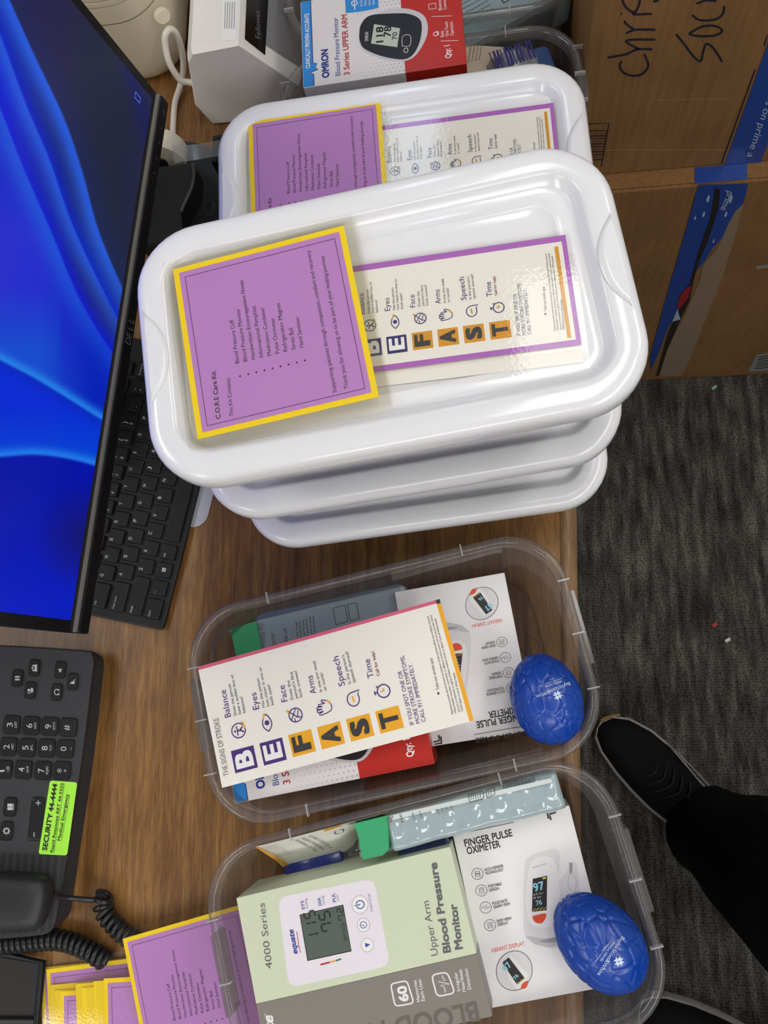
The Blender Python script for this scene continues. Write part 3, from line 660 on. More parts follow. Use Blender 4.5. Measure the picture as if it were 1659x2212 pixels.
ud, uu = (-2.9, -13.5), (-13.3, 2.8)      # reading step and half height on the printed display
for i, ch in enumerate('115'): seg(c, ch, (692 - i*5.2, 2029 - i*24.5), ud, (-11.5, 2.4), LCDK)
for i, ch in enumerate('75'): seg(c, ch, (719.5 - i*5.2, 2008 - i*24.5), (-3.4, -15.5), (-11.5, 2.4), LCDK)
for i, ch in enumerate('72'): seg(c, ch, (745.5 - i*3.3, 1985.5 - i*15.6), (-2, -9.5), (-6.6, 1.4), LCDK)
c.text('AM 10:26', (751, 2032), (743.5, 1993), LCDK, 8, .0, l=4)
for s_, a_, d_ in (('SYS', (659.4, 1964), (655.6, 1945)), ('DIA', (695.5, 1955.5), (692, 1938.6)), ('PUL', (726.5, 1948), (722.5, 1928.5))):
    c.text(s_, a_, d_, BL2, 7, .015); c.text('mmHg' if s_ != 'PUL' else '/min', (a_[0]+6.5, a_[1]-1.5), (d_[0]+6.8, d_[1]-4 if s_ != 'PUL' else d_[1]+4), BL2, 4.5)
for x, y, r in ((777.6, 1954, 17.5), (785, 1998, 13.5), (793.5, 2041.6, 13.5)): c.ring((x, y), r, 1.2, DOT, l=2, ry=r*1.1); c.disc((x, y), r-1.5, WHITE_INK, l=2, ry=r*1.05)
c.ring((778, 1954), 8.6, 2.2, BL2, l=3); c.stroke([(764, 1957), (777, 1954)], 5, WHITE_INK, 4); c.stroke([(766, 1956.5), (778, 1954)], 2.2, BL2, 5)
c.ring((785, 1998), 7, 1.6, BL2, l=3); c.stroke([(779.5, 1999), (785.5, 1998), (786.5, 2003)], 1.5, BL2, 3); c.poly([(790, 2047), (788, 2037), (800, 2040)], BL2, 3)
c.text('START/STOP', (806.5, 1969), (799.5, 1930), BL2, 5)
c.stroke([(692, 2084), (713, 2078.5)], 3.6, RED, 2); c.stroke([(714, 2078.3), (724, 2075.6)], 3.6, AMB, 2); c.stroke([(725, 2075.4), (737, 2071.6)], 3.6, M('green print', '#2f7d55'), 2)
c.text('Upper Arm', (946.4, 2063), (926, 1945.4), EINK, 15, .003); c.text('Blood Pressure', (974, 2057), (943, 1862.7), EINK, 16, .03); c.text('Monitor', (999.5, 2050), (986, 1952), EINK, 16, .03)
c.stroke(rquad([(843.4, 2125.5), (879, 2118), (894, 2167), (853.6, 2174)], 9), 3.2, WHITE_INK, 2, True); c.text('60', (883, 2161.6), (876, 2128), WHITE_INK, 19, .03)
for s_, a_, d_ in (('Memories', (908, 2163.3), (899, 2117)), ('Each User', (918, 2161.6), (909.3, 2114)), ('Irregular', (994.5, 2140), (987, 2100)), ('Heartbeat', (1006, 2141.8), (997, 2093.5)), ('Detection', (1018, 2136.7), (1009.7, 2092))): c.text(s_, a_, d_, WHITE_INK, 7.5, .008)
c.stroke(rquad([(932, 2106), (966, 2099.6), (983, 2145), (944, 2153)], 11), 3.2, WHITE_INK, 2, True); c.stroke([(962, 2144), (960, 2133), (952, 2129), (972, 2126), (945, 2120), (963, 2117), (957, 2113), (955, 2107)], 2, WHITE_INK, 2)
c.text('BLOOD PRESSURE', (1029, 2164), (601, 2252), EMB, 40, .02)
c.text('equate', (601, 2290), (588, 2192), WHITE_INK, 20, .03, .2); c.text('TM', (577, 2199), (575, 2190), WHITE_INK, 4)
b.build('carton', t)

# blue brain-shaped stress balls
BLUE = M('blue foam rubber', '#0a42a6', .34, spec=.5, coat=.15)
def brain(name_label, cx, cy, cz, ax, yaw, seed, logo):
    m4 = Matrix.Translation((cx, cy, cz)) @ Matrix.Rotation(yaw, 4, 'Z')
    t = thing('stress_ball', name_label, 'stress ball', mat4=m4)
    import bmesh
    bm = bmesh.new(); bmesh.ops.create_icosphere(bm, subdivisions=6, radius=1)
    def surf(d):                                     # d: unit direction -> local point
        q = Vector((d.x*1.0, d.y, d.z))
        w = q*2.55 + Vector((seed, seed*.3, 0)) + noise.noise_vector(q*2.2 + Vector((seed, 0, 0)))*.26
        dist, _ = noise.voronoi(w, distance_metric='DISTANCE', exponent=2.5)
        e = dist[1] - dist[0]
        g = min(1, e/.16); g = g*g*(3-2*g)
        fis = min(1, abs(q.y + .05*math.sin(q.x*5+seed))/.05); fis = fis*fis*(3-2*fis) if q.z < .2 else 1
        k = 1 - .034*(1-g) - .028*(1-fis) + .006*noise.noise(q*2)
        egg = 1 + .06*q.x
        return Vector((q.x*ax[0]*k, q.y*ax[1]*k*egg, q.z*ax[2]*k*egg))
    for v in bm.verts: v.co = surf(v.co.normalized())
    me = bpy.data.meshes.new('ball'); bm.to_mesh(me); bm.free(); me.materials.append(BLUE)
    for p in me.polygons: p.use_smooth = True
    o = bpy.data.objects.new('ball', me); COL.objects.link(o); o.parent = t; WM[o.name] = m4
    inv = m4.inverted()
    def fn(x, y, l):
        d = inv.to_3x3() @ ray(x, y); p = inv @ CC
        D = Vector((d.x/ax[0], d.y/ax[1], d.z/ax[2])); Pp = Vector((p.x/ax[0], p.y/ax[1], p.z/ax[2]))
        A = D.dot(D); B = Pp.dot(D); C = Pp.dot(Pp) - 1.012**2; disc = max(B*B - A*C, 0); s_ = (-B - math.sqrt(disc))/A
        q = (Pp + D*s_).normalized(); r = surf(q); sc_ = 1 + .0007/r.length
        return m4 @ (r*sc_)
    b = MB(); c = Canvas(b, fn, .0002); logo(c); b.build('printed_logo', t)
    return t
LOGO = M('pale blue print', '#cfe0f6', .5)
def cross_logo(c, x, y, r, rot):
    for k in range(4):
        a = rot + k*math.pi/2; d = (math.cos(a), math.sin(a)); n_ = (-d[1], d[0])
        P = [(x + d[0]*r*u + n_[0]*r*w, y + d[1]*r*u + n_[1]*r*w) for u, w in ((.12, -.30), (.95, -.42), (.75, 0), (.95, .42), (.12, .30))]
        c.poly(P, LOGO)
def logoA(c):
    c.text('BaylorScott&White', (1230, 1473), (1158, 1502), LOGO, 7.5, .004)
    c.text('MEDICAL CENTER', (1213, 1470), (1176, 1482), LOGO, 3.6, .01); c.text('COMPREHENSIVE STROKE CENTER', (1215, 1464), (1165, 1481), LOGO, 2.2, .01); c.text('PLANO', (1196, 1464), (1187, 1467), LOGO, 2.4, .01)
    cross_logo(c, 1205, 1502, 10.5, .35)
def logoB(c):
    c.text('BaylorScott&White', (1342, 2022), (1290, 2103), LOGO, 8.5, .004)
    c.text('MEDICAL CENTER', (1325, 2033), (1295, 2075), LOGO, 4.2, .012); c.text('COMPREHENSIVE STROKE CENTER', (1320.5, 2030), (1284.5, 2078), LOGO, 2.4, .01); c.text('PLANO', (1308, 2042), (1299, 2054), LOGO, 2.8, .01)
    cross_logo(c, 1336, 2076, 11, .55)
ca = on(1180, 1509, .098); brain('blue brain-shaped stress ball on the upside-down oximeter carton in the middle tub', ca.x, ca.y, .098, (.0372, .0292, .0275), math.radians(-74), 3.1, logoA)
cb = on(1295, 2034, .100); brain('blue brain-shaped stress ball on the white carton in the near tub', cb.x, cb.y, .100, (.0395, .0300, .0280), math.radians(-45), 8.4, logoB)

# weekly pill planners in bubble film
BUB = M('bubble film over pale blue', '#a8babf', .07, spec=.6, coat=.6); PGRN = M('green header card', '#3fae76', .35, coat=.5); PBLUE = M('grey blue pack', '#9aabb4', .25, coat=.4); PCASE = M('navy pill case', '#1b2a5c', .2, coat=.3)
def pack_text(c, P, mat): 
    for s_, a_, d_, cp in P: c.text(s_, a_, d_, mat, cp, .004)
z1 = .1005
A1, A2 = on(838, 1800, z1), on(1212, 1705, z1)
d = (A2 - A1); Lp = d.length; mP = frame((A1+A2)/2, d)
t = thing('pill_planner_pack', 'bubble-wrapped weekly pill planner with green header across the near tub', 'pill planner pack', mat4=mP)
b = MB(); W_ = .030
nx, ny = 120, 26; vs = []
def bump(x, y):
    hx, hy = .0215, .0125
    best = 0
    for j in range(-2, 3):
        r = round((y/hy) - j*0); 
    for rj in (math.floor(y/hy), math.floor(y/hy)+1):
        off = .5*hx if rj % 2 else 0
        ri = round((x-off)/hx)
        dd = math.hypot(x - (ri*hx+off), y - rj*hy)/.0062
        if dd < 1: best = max(best, math.sqrt(1-dd*dd*.9)-.3)
    return max(best, 0)
for i in range(nx+1):
    for j in range(ny+1):
        x = -Lp/2 + Lp*i/nx; y = -W_/2 + W_*j/ny
        edge = min(1, (W_/2-abs(y))/.004); ed2 = min(1, (Lp/2-abs(x))/.004)
        z = -.004*(1-edge)**2 - .004*(1-ed2)**2 + .0016*bump(x, y)*edge + .0012*noise.noise(Vector((x*60, y*60, 2)))
        yy = y + .0012*noise.noise(Vector((x*40, 5, y*20)))
        vs.append(mP @ Vector((x, yy, z)))
b.add(vs, [(i*(ny+1)+j, (i+1)*(ny+1)+j, (i+1)*(ny+1)+j+1, i*(ny+1)+j+1) for i in range(nx) for j in range(ny)], BUB, True)
b.rbox(Lp, W_, -.027, -.004, .004, BUB, mP, .002, 3)
b.build('bubble_wrap', t)
b = MB(); c = px_canvas(b, z1+.0024, .0001)
g1, g2 = on(770, 1790, z1+.001), on(838, 1773, z1+.001)
c.poly([(765, 1779), (838, 1762), (838, 1838), (826, 1848), (782, 1857), (774, 1812)], PGRN, 1)
h = MB(); P = [on(x, y, z1+.002) for x, y in ((765, 1779), (838, 1761), (840, 1836), (826, 1848), (783, 1857), (775, 1812))]
h.loft([[p - Vector((0, 0, .022)) for p in P], P], PGRN, smooth=False); h.build('header_card', t)
b = MB(); c = px_canvas(b, z1+.0026, .0001)
c.poly([(842, 1762), (1190, 1681), (1194, 1690), (846, 1772)], M('pack top strip', '#d7dfe0', .3), 0)
c.text('Weekly Pill Planner', (846, 1778), (850, 1762), BLK, 6); 
for k, (x, s_, hgt) in enumerate(((833, 'Weekly', 17), (862, 'Pill', 16), (887, 'Push Button', 14), (903, 'Release Lid', 14), (940, 'Directions', 10), (950, '1. Push', 9), (960, '2. Fill', 9), (970, '3. Close', 9))):
    y = 1782 - (x-833)*.24
    c.text(s_, (x+10, y+1), (x+5, y-hgt), BLK, 4.5, 0)
for x, y in ((1012, 1716), (1050, 1707)): c.stroke(rquad([(x, y), (x+32 if x < 1040 else x+18, y-7), (x+33 if x < 1040 else x+19, y+9), (x+2, y+17)], 3), 1.3, BLK, 2, True); [c.stroke([(x+5+j*5, y+1-j), (x+6+j*5, y+12-j)], 1, BLK, 2) for j in range(5 if x < 1040 else 2)]
for k in range(34):
    x = 1086 + k*2.1; w = (1.3, .6, 1.0, .5)[(k*7) % 4]; y = 1700 - (x-1086)*.22
    c.stroke([(x, y-9), (x+1.5, y+4)], w, BLK, 2)
b.build('printed_strip', t)
b = MB(); za_ = .086
A3, A4 = on(858, 1838, za_), on(968, 1812, za_); d = A4-A3; mq = frame((A3+A4)/2, d); b.rbox(d.length*1.0, .018, -.03, 0, .003, PCASE, mq, .002, 4); b.build('pill_case', t)
# middle tub: flat pack with hang tab
z2 = .058
P1, P2 = on(552, 1372, z2), on(884, 1300, z2); d = P2-P1; mq = frame((P1+P2)/2, d)
t = thing('pill_planner_pack', 'grey-blue weekly pill planner pack with green header under the cream flyer', 'pill planner pack', mat4=mq)
b = MB(); b.rbox(d.length, .040, -.020, 0, .008, PBLUE, mq, .006, 5)
c = px_canvas(b, z2, .0002)
c.text('Weekly Pill', (575, 1402), (571, 1347), GINK, 13, .006); c.text('Planner', (597, 1402), (593, 1366), GINK, 12, .006); c.text('Side Lid', (622, 1388), (619, 1358), BLK, 8)
for j, e in enumerate((1342, 1344, 1340, 1338, 1332, 1330)): c.text('Carefully press the lid' if j % 2 else 'simply push to open', (646+j*7.5, 1392), (641+j*7.5, e), BLK, 4.5)
c.stroke(rquad([(719, 1314), (745, 1307), (752, 1342), (726, 1350)], 3), 1.2, BLK, 2, True); c.stroke(rquad([(750, 1306), (770, 1302), (776, 1336), (757, 1341)], 3), 1.2, BLK, 2, True)
b.build('blister', t)
h = MB(); P = [on(x, y, z2+.001) for x, y in ((497, 1357), (553, 1342), (566, 1408), (512, 1424))]
h.loft([[p - Vector((0, 0, .003)) for p in P], P], PGRN, smooth=False); h.build('header_card', t)
h = MB(); P = [on(x, y, z2) for x, y in rquad([(458, 1372), (497, 1357), (512, 1424), (500, 1420), (488, 1408), (478, 1422), (466, 1410)], 8, 4)]
h.add(P, [tuple(range(len(P)))], FILM); h.build('hang_tab', t)
h = MB(); h.tube(spline([on(x, y, z2+.012) for x, y in ((500, 1362), (480, 1368), (466, 1388), (459, 1412), (458, 1440))], 6), .0016, CLEAR_RIM, 8); h.build('cord_loop', t)

# hand sanitiser bottle
z3 = .034
CAPB = M('navy flip cap', '#1c2f86', .3, coat=.3); LBL = M('bottle label', '#dcdcd6', .4); BOT = clear_plastic('bottle plastic', (.85, .87, .88), .2, (.8, .82, .84), .08)
p0_, p1_ = on(622, 1872, z3), on(930, 1808, z3); ax_ = (p1_-p0_).normalized()
m4 = frame((p0_+p1_)/2, ax_); L_ = .150
t = thing('sanitizer_bottle', 'small bottle with a navy cap and white label lying in the near tub', 'bottle', mat4=m4)
o0 = on(622, 1872, z3)
def lathe(b, prof, mat, o, a, n=24, sq=1.0):
    u = Vector((0, 0, 1)); w = a.cross(u).normalized(); u = w.cross(a)
    b.loft([[o + a*x + (w*math.cos(2*math.pi*k/n) + u*math.sin(2*math.pi*k/n)*sq)*r for k in range(n)] for x, r in prof], mat)
b = MB(); lathe(b, [(0, .0125), (.0015, .0145), (.030, .0155), (.052, .0160), (.0535, .0150)], CAPB, o0, ax_); b.build('flip_cap', t)
b = MB(); lathe(b, [(.0536, .0100), (.058, .0105), (.064, .0150), (.069, .0165), (.118, .0165), (.121, .014)], BOT, o0, ax_); b.build('bottle_body', t)
b = MB(); lathe(b, [(.0700, .0168), (.1170, .0168)], LBL, o0, ax_); c = px_canvas(b, z3+.0172, .0001); c.text('Peel here for Drug Facts', (742, 1848), (842, 1824), BLK, 4.5, .012); c.poly([(738, 1849), (741, 1841), (744, 1847)], BLK); b.build('label', t)

# flyer standing along the wall of the near tub
top = [(552, 1829), (640, 1807), (760, 1775), (900, 1740), (1030, 1708), (1129, 1687)]
t = None; b = MB(); n_ = 30; T_ = spline([on(x, y, .1065) for x, y in top], 6); inward = Vector((.25, -.97, 0)).normalized()
rows = []
for k in range(9):
    w = k/8; rows.append([p + Vector((0, 0, -.062*w)) + inward*((.022*w + .008*w*w)*(1 if q_ < .32 else max(.22, 1-(q_-.32)*7))) for q_, p in ((i_/(len(T_)-1), p) for i_, p in enumerate(T_))])
nT = len(T_); b.add([p for r in rows for p in r], [(i*nT+j, i*nT+j+1, (i+1)*nT+j+1, (i+1)*nT+j) for i in range(8) for j in range(nT-1)], PAPER, True)
def sheet_fn(u, w, l):
    f = u*(nT-1); i = min(int(f), nT-2); g = f-i; k = min(int(w*8), 7); h_ = w*8-k
    a_ = rows[k][i].lerp(rows[k][i+1], g); d_ = rows[k+1][i].lerp(rows[k+1][i+1], g); return a_.lerp(d_, h_) + inward*l + Vector((0, 0, l))
c = Canvas(b, sheet_fn, .0003)
c.poly([(0, .02), (.012, .02), (.06, 1), (.02, 1)], AMB, 1)
for k in range(5): c.text('Physicians provide clinical services as members of the medical staff', (.05+.016*k, .62), (.035+.016*k, .08), DKGREY, .006, 0)
for k, s_ in enumerate(('CALL 911 IMMEDIATELY.', 'MORE STROKE SYMPTOMS,', 'IF YOU SPOT ONE OR')): c.text(s_, (.215+.03*k, .75), (.19+.03*k, .1), VIO, .014, 0)
c.rect(.30, .02, .36, .12, AMB); c.rect(.47, .0, .53, .10, AMB); c.rect(.60, .0, .66, .1, AMB); c.ring((.335, .32), .015, .004, VIO, ry=.09)
o = b.build('stroke_flyer', base=T_[nT//2] - Vector((0, 0, .08))); tag(o, 'curled stroke flyer standing against the upper wall of the near tub', 'flyer')

# things in the far tubs
BEIGE = M('beige leaflet', '#cdbfa6', .6); GREYBAG = M('grey plastic pouch', '#9a9ca0', .25, coat=.4)
zz = .080
b = MB(); P = [on(x, y, zz) - Vector((0, .010, 0)) for x, y in ((1000, 78), (1090, 84), (1094, 142), (1008, 156))]; b.loft([[p - Vector((0, 0, .001)) for p in P], P], BEIGE, smooth=False)
c = Canvas(b, lambda x, y, l: on(x, y, zz + l) - Vector((0, .010, 0)), .0002)
for k in range(4): c.text('Take our stroke quiz to learn more', (1012+k*8, 118 - k*2), (1022+k*8, 62 - k*2), GINK, 4)
c.poly([(1084, 112), (1092, 110), (1093, 130), (1086, 132)], M('orange edge', '#d08a3a'), 1)
o = b.build('leaflet', base=P[0]); tag(o, 'beige leaflet inside the clear tub behind the rear stack', 'leaflet')
def pouch(name, label, cat, cx, cy, cz, L, W, H, yaw, mat, seed, strip=None):
    m4 = zrot(cx, cy, cz, yaw); b = MB(); n = 28; loops = []
    for i in range(13):
        f = -1 + 2*i/12; w = max(1-abs(f)**3.0, .04)
        loops.append([m4 @ Vector((f*L/2, math.cos(2*math.pi*k/n)*W/2*(.86+.14*w) + .003*noise.noise(Vector((f*3, k*.5, seed))), H/2 + math.sin(2*math.pi*k/n)*H/2*w + .003*noise.noise(Vector((f*4, k*.7, seed+4))))) for k in range(n)])
    b.loft(loops, mat)
    if strip: strip(b, m4)
    o = b.build(name, mat4=m4); return tag(o, label, cat)
def bars(b, m4):
    for k in range(12): b.box((-.022+k*.0036, -.012, .0905), (-.022+k*.0036+(.0022 if k % 3 else .001), .010, .0910), NAVY, m4)
q = on(1105, 105, .07); pouch('plastic_pouch', 'crumpled grey plastic pouch with a barcode in the tub behind the rear stack', 'pouch', q.x, .604, .006, .074, .046, .090, .25, GREYBAG, 2, bars)
q = on(1168, 118, .06); 
b = MB(); m4 = zrot(q.x-.004, .604, .006, .25); b.rbox(.030, .04, 0, .075, .008, M('dull blue pouch', '#33507f', .3), m4, .004, 4); tag(b.build('blue_packet', mat4=m4), 'dull blue packet beside the grey pouch in the tub behind the rear stack', 'packet')
q = on(1085, 8, .06); m4 = zrot(q.x, q.y+.01, .004, .5); b = MB(); b.rbox(.15, .06, 0, .05, .012, M('pale blue pack', '#9db4ba', .2, coat=.4), m4, .008, 5)
cc = Canvas(b, lambda u, v, l: m4 @ Vector((u, -v, .05+l)), .0002)
for k in range(5): cc.text('Weekly Pill Planner directions', (-.05, -.02+k*.006), (-.012, -.02+k*.006), EINK, .0025)
for x in (.0, .018): cc.stroke([(x, -.022), (x+.015, -.022), (x+.015, .004), (x, .004)], .0012, BLK, 2, True)
for k in range(14): cc.stroke([(.034+k*.0022, -.014), (.034+k*.0022, .002)], .001, BLK)
tag(b.build('pill_planner_pack', mat4=m4), 'pale blue pill planner pack at the very top edge, in the far tub', 'pill planner pack')
# ------------------------------------------------------------------ monitor
KBLK = M('black plastic', '#17171a', .35, spec=.4); KBLK2 = M('matt black plastic', '#1d1d20', .5, spec=.35); SILV = M('silver strip', '#a9a59b', .35, metal=.4)
ma, mb_ = on(184, 1370, .118), on(358, 225, .118)
me_ = (mb_ - ma).normalized(); md = RC @ Vector(((1380-829.5)/FPX, -(1673-1106)/FPX, -1)); md.normalize()
mu = -(md - me_*md.dot(me_)).normalized(); mn = me_.cross(mu)
if mn.x < 0: mn = -mn
ML, MHt = (mb_ - ma).length, .320
mM = Matrix((me_, mu, me_.cross(mu))).transposed().to_4x4(); mM.translation = ma     # x along the bottom, y up the screen, z out of it
sgn = 1 if me_.cross(mu).x > 0 else -1
t = thing('monitor', 'black desktop monitor tilted back, showing a blue swirl wallpaper', 'monitor', (ma.x-.08, ma.y+ML/2, 0))
b = MB()
b.rbox(ML, MHt, -.030, -.0025, .004, KBLK2, mM, .002, 3, ML/2, MHt/2+.006); b.build('housing', t)
b = MB(); b.rbox(ML, .0135, -.022, .004, .002, KBLK, mM, .0012, 2, ML/2, .0068)
c = Canvas(b, lambda u, v, l: mM @ Vector((u, v, .004+l)), .0002)
logo_o = mM.inverted() @ onP(267, 745, ma, mn)
for k, ch in enumerate('DELL'):
    vs, fs = text_mesh(ch); w_ = .0085
    sx = w_/.75; b.add([mM @ Vector((.2*0 + logo_o.x + k*.0072 + x*sx*(.9), .0035 + y*sx, .0043)) for x, y in vs], fs, M('grey badge', '#8d8d90', .3, metal=.5))
for k in range(5): 
    q = mM.inverted() @ onP(*((346, 245), (341, 280), (337, 311), (332, 345), (327, 377))[k], ma, mn); c.ring((q.x, .0068), .0009 if k else .002, .0006, M('grey badge'), n=8)
b.build('lower_bezel', t)
b = MB(); b.box((.001, .0136, -.004), (ML-.001, .0162, .0022), SILV, mM); b.build('trim_strip', t)
b = MB(); b.box((.0, .0163, -.004), (ML, MHt+.005, -.0004), KBLK, mM); b.build('glass_border', t)
# the picture on the screen, with slanted-view dimming put into its colours
import numpy as np
CURV = [[(18,0),(72,120),(136,256),(175,370),(211,500),(264,627),(300,700)], [(-20,30),(0,80),(54,226),(105,346),(160,500),(253,693),(300,780)], [(-20,190),(0,238),(45,355),(108,500),(169,645),(241,765),(290,830)],
        [(-40,752),(0,774),(90,822),(217,901),(290,945)], [(-60,990),(0,984),(70,979),(133,985),(200,1001),(280,1030)]]
CURV = [bez(c_, 6) for c_ in CURV]
def sd(X, Y, poly):                                   # signed distance, + = right of / above the curve
    best = np.full(X.shape, 1e9); sg = np.ones(X.shape)
    for (x0, y0), (x1, y1) in zip(poly, poly[1:]):
        dx, dy = x1-x0, y1-y0; t_ = np.clip(((X-x0)*dx + (Y-y0)*dy)/(dx*dx+dy*dy), 0, 1)
        ex_, ey = X-x0-dx*t_, Y-y0-dy*t_; d = ex_*ex_+ey*ey; m_ = d < best
        best = np.where(m_, d, best); sg = np.where(m_, np.where(dx*ey - dy*ex_ < 0, 1, -1), sg)
    return sg*np.sqrt(best)
def mixn(a, b_, f):
    f = np.clip(f, 0, 1)[..., None]; return np.asarray(a, float)*(1-f) + np.asarray(b_, float)*f
def wall(X, Y):
    d = [sd(X, Y, c_) for c_ in CURV]; O = np.zeros(X.shape + (3,))
    z0 = mixn((30,36,58), (34,32,72), np.sin(X*.02)*.5+.5); z0 = mixn(z0, (26,38,92), (50-d[0])/50*.6); z0 = mixn(z0, (22,28,84), 1-np.abs(X-.30*Y-235)/26)
    z1 = mixn((14,32,120), (28,30,58), (Y-160)/300); z1 = mixn(z1, (4,30,190), 1-(d[1]/38)); 
    z2 = mixn((10,34,190), (30,32,84), (Y-200)/380); z2 = mixn(z2, (10,24,200), 1-(d[2]/40))
    z3 = mixn((14,36,190), (34,42,196), (Y-380)/120); z3 = mixn(z3, (20,72,200), np.where(X < 130, (Y-620)/130, (Y-700)/160)); z3 = mixn(z3, (2,32,176), (X-90)/110)
    z4 = mixn((2,40,205), (0,64,205), (Y-880)/110); z4 = mixn(z4, (6,24,120), (30-np.abs(d[3]))/30*.3)
    z5 = mixn((0,16,160), (4,26,182), (Y-1060)/240); z5 = mixn(z5, (14,18,104), 1-np.hypot((X-190)/120, (Y-1160)/120))
    O = np.where((d[0] > 0)[..., None], z0, np.where((d[1] > 0)[..., None], z1, np.where((d[2] > 0)[..., None], z2, np.where((d[3] > 0)[..., None], z3, np.where((d[4] > 0)[..., None], z4, z5)))))
    for k, (w, col, st) in enumerate(((20, (36,88,212), .95), (17, (36,84,206), .9), (22, (30,82,206), .85), (13, (34,128,222), .9), (13, (30,124,226), .9))):
        q = d[k]
        g = np.where(q <= 0, np.exp(-(q/(w*1.4))**2), np.exp(-(q/3)**2)) if k < 3 else np.where(q > 0, np.exp(-(q/w)**2), np.exp(-(q/4)**2))
        fade = 1 if k > 2 else np.clip(1 - np.maximum(0, Y-560)/500, .25, 1)
        O = mixn(O, col, g*st*fade)
    return O
nx, ny = 420, 240; vs = [mM @ Vector((.0105 + (ML-.021)*i/nx, .0210 + (MHt-.0315)*j/ny, -.0002)) for j in range(ny+1) for i in range(nx+1)]
Q = (np.array([tuple(v) for v in vs]) - np.array(CC)) @ np.array(RC)
PX, PY = 829.5 + FPX*Q[:, 0]/-Q[:, 2], np.clip(1106 - FPX*Q[:, 1]/-Q[:, 2], -60, 1400)
cols = np.clip(wall(PX, PY)/255, 0, 1); cols = np.where(cols <= .04045, cols/12.92, ((cols+.055)/1.055)**2.4)
sm_, N, Lk, bb = nodes_mat('screen picture'); at = N.new('ShaderNodeVertexColor'); at.layer_name = 'picture'
bb.inputs['Base Color'].default_value = (.004, .004, .005, 1); bb.inputs['Roughness'].default_value = .3; bb.inputs['Specular IOR Level'].default_value = .25
Lk.new(at.outputs['Color'], bb.inputs['Emission Color']); bb.inputs['Emission Strength'].default_value = 1.05
b = MB(); b.add(vs, [(j*(nx+1)+i, j*(nx+1)+i+1, (j+1)*(nx+1)+i+1, (j+1)*(nx+1)+i) for j in range(ny) for i in range(nx)], sm_, True)
o = b.build('screen', t); ca_ = o.data.color_attributes.new('picture', 'FLOAT_COLOR', 'POINT')
ca_.data.foreach_set('color', np.c_[cols, np.ones(len(cols))].ravel())
q = mM.inverted() @ onP(296, 211, ma, mn); b = MB(); c = Canvas(b, lambda u, v, l: mM @ Vector((u, v, l)), .0003); c.stroke([(q.x-.003, q.y-.004), (q.x+.003, q.y-.004), (q.x+.003, q.y+.004), (q.x-.003, q.y+.004)], .0008, M('icon light', '#4060d0', emit='#5a78e0', es=1), 2, True); b.build('screen_icon', t)
b = MB(); cx_, cy_ = ma.x-.115, ma.y+ML/2
b.rbox(.03, .08, .008, .24, .012, KBLK2, Matrix.Translation((cx_, cy_, 0)), .003, 4); b.box((cx_, cy_-.03, .17), (cx_+.075, cy_+.03, .22), KBLK2); b.build('stand_neck', t)
b = MB(); b.rbox(.15, .20, 0, .010, .02, KBLK2, Matrix.Translation((cx_-.0, cy_, 0)), .002, 5); b.build('stand_base', t)

# ------------------------------------------------------------------ keyboard
U_ = .01905; ka, ktilt = 1.365, .12
KX, KY = -.4000, .0693
kd = Vector((math.cos(ka), math.sin(ka), 0)); kn0 = Vector((kd.y, -kd.x, 0))
mK = Matrix((kd, -kn0, Vector((0, 0, 1)))).transposed().to_4x4() @ Matrix.Identity(4); mK.translation = Vector((KX, KY, .0195))
mK = mK @ Matrix.Rotation(ktilt, 4, 'X')          # x along the rows, -y towards the typist
t = thing('keyboard', 'black low-profile keyboard lying partly under the monitor edge', 'keyboard', mat4=Matrix.Translation((KX+.03, KY+.14, 0)))
KEYM = M('black keycap', '#141416', .42, spec=.4); KLEG = M('pale key legend', '#c6c9d4', .5); KBLU = M('blue key legend', '#3b6bb5', .5); KBODY = M('keyboard shell', '#1a1a1d', .45, spec=.4, bump=.1, bscale=900)
b = MB(); x0k, x1k, y0k, y1k = -.40*U_, 15.35*U_, -3.72*U_, 3.0*U_
b.rbox(x1k-x0k, y1k-y0k, -.0100, -.0042, .005, KBODY, mK, .0015, 3, (x0k+x1k)/2, (y0k+y1k)/2)
b.build('shell', t)
rows = [(2.05, [('Esc', 0, 1)] + [('F%d' % i, 1+i*1.0, .95) for i in range(1, 13)]),
        (1, [('`', 0, 1), ('1', 1, 1), ('2', 2, 1), ('3', 3, 1), ('4', 4, 1), ('5', 5, 1), ('6', 6, 1), ('7', 7, 1), ('8', 8, 1), ('9', 9, 1), ('0', 10, 1), ('-', 11, 1), ('=', 12, 1), ('Backspace', 13, 2)]),
        (0, [('Tab', 0, 1.5)] + [(ch, 1.5+i, 1) for i, ch in enumerate('QWERTYUIOP[]')] + [('\\', 13.5, 1.5)]),
        (-1, [('Caps Lock', 0, 1.75)] + [(ch, 1.75+i, 1) for i, ch in enumerate("ASDFGHJKL;'")] + [('Enter', 12.75, 2.25)]),
        (-2, [('Shift', 0, 2.25)] + [(ch, 2.25+i, 1) for i, ch in enumerate('ZXCVBNM,./')] + [('Shift', 12.25, 2.75)]),
        (-3, [('Ctrl', 0, 1.25), ('Fn', 1.25, 1), ('win', 2.25, 1), ('Alt', 3.25, 1), ('', 4.25, 5.5), ('Alt', 9.75, 1.25), ('Ctrl', 11, 1.25)])]
SH = {'1': '!', '2': '@', '3': '#', '4': '$', '5': '%', '6': '^', '7': '&', '8': '*', '9': '(', '0': ')', '-': '_', '=': '+'}
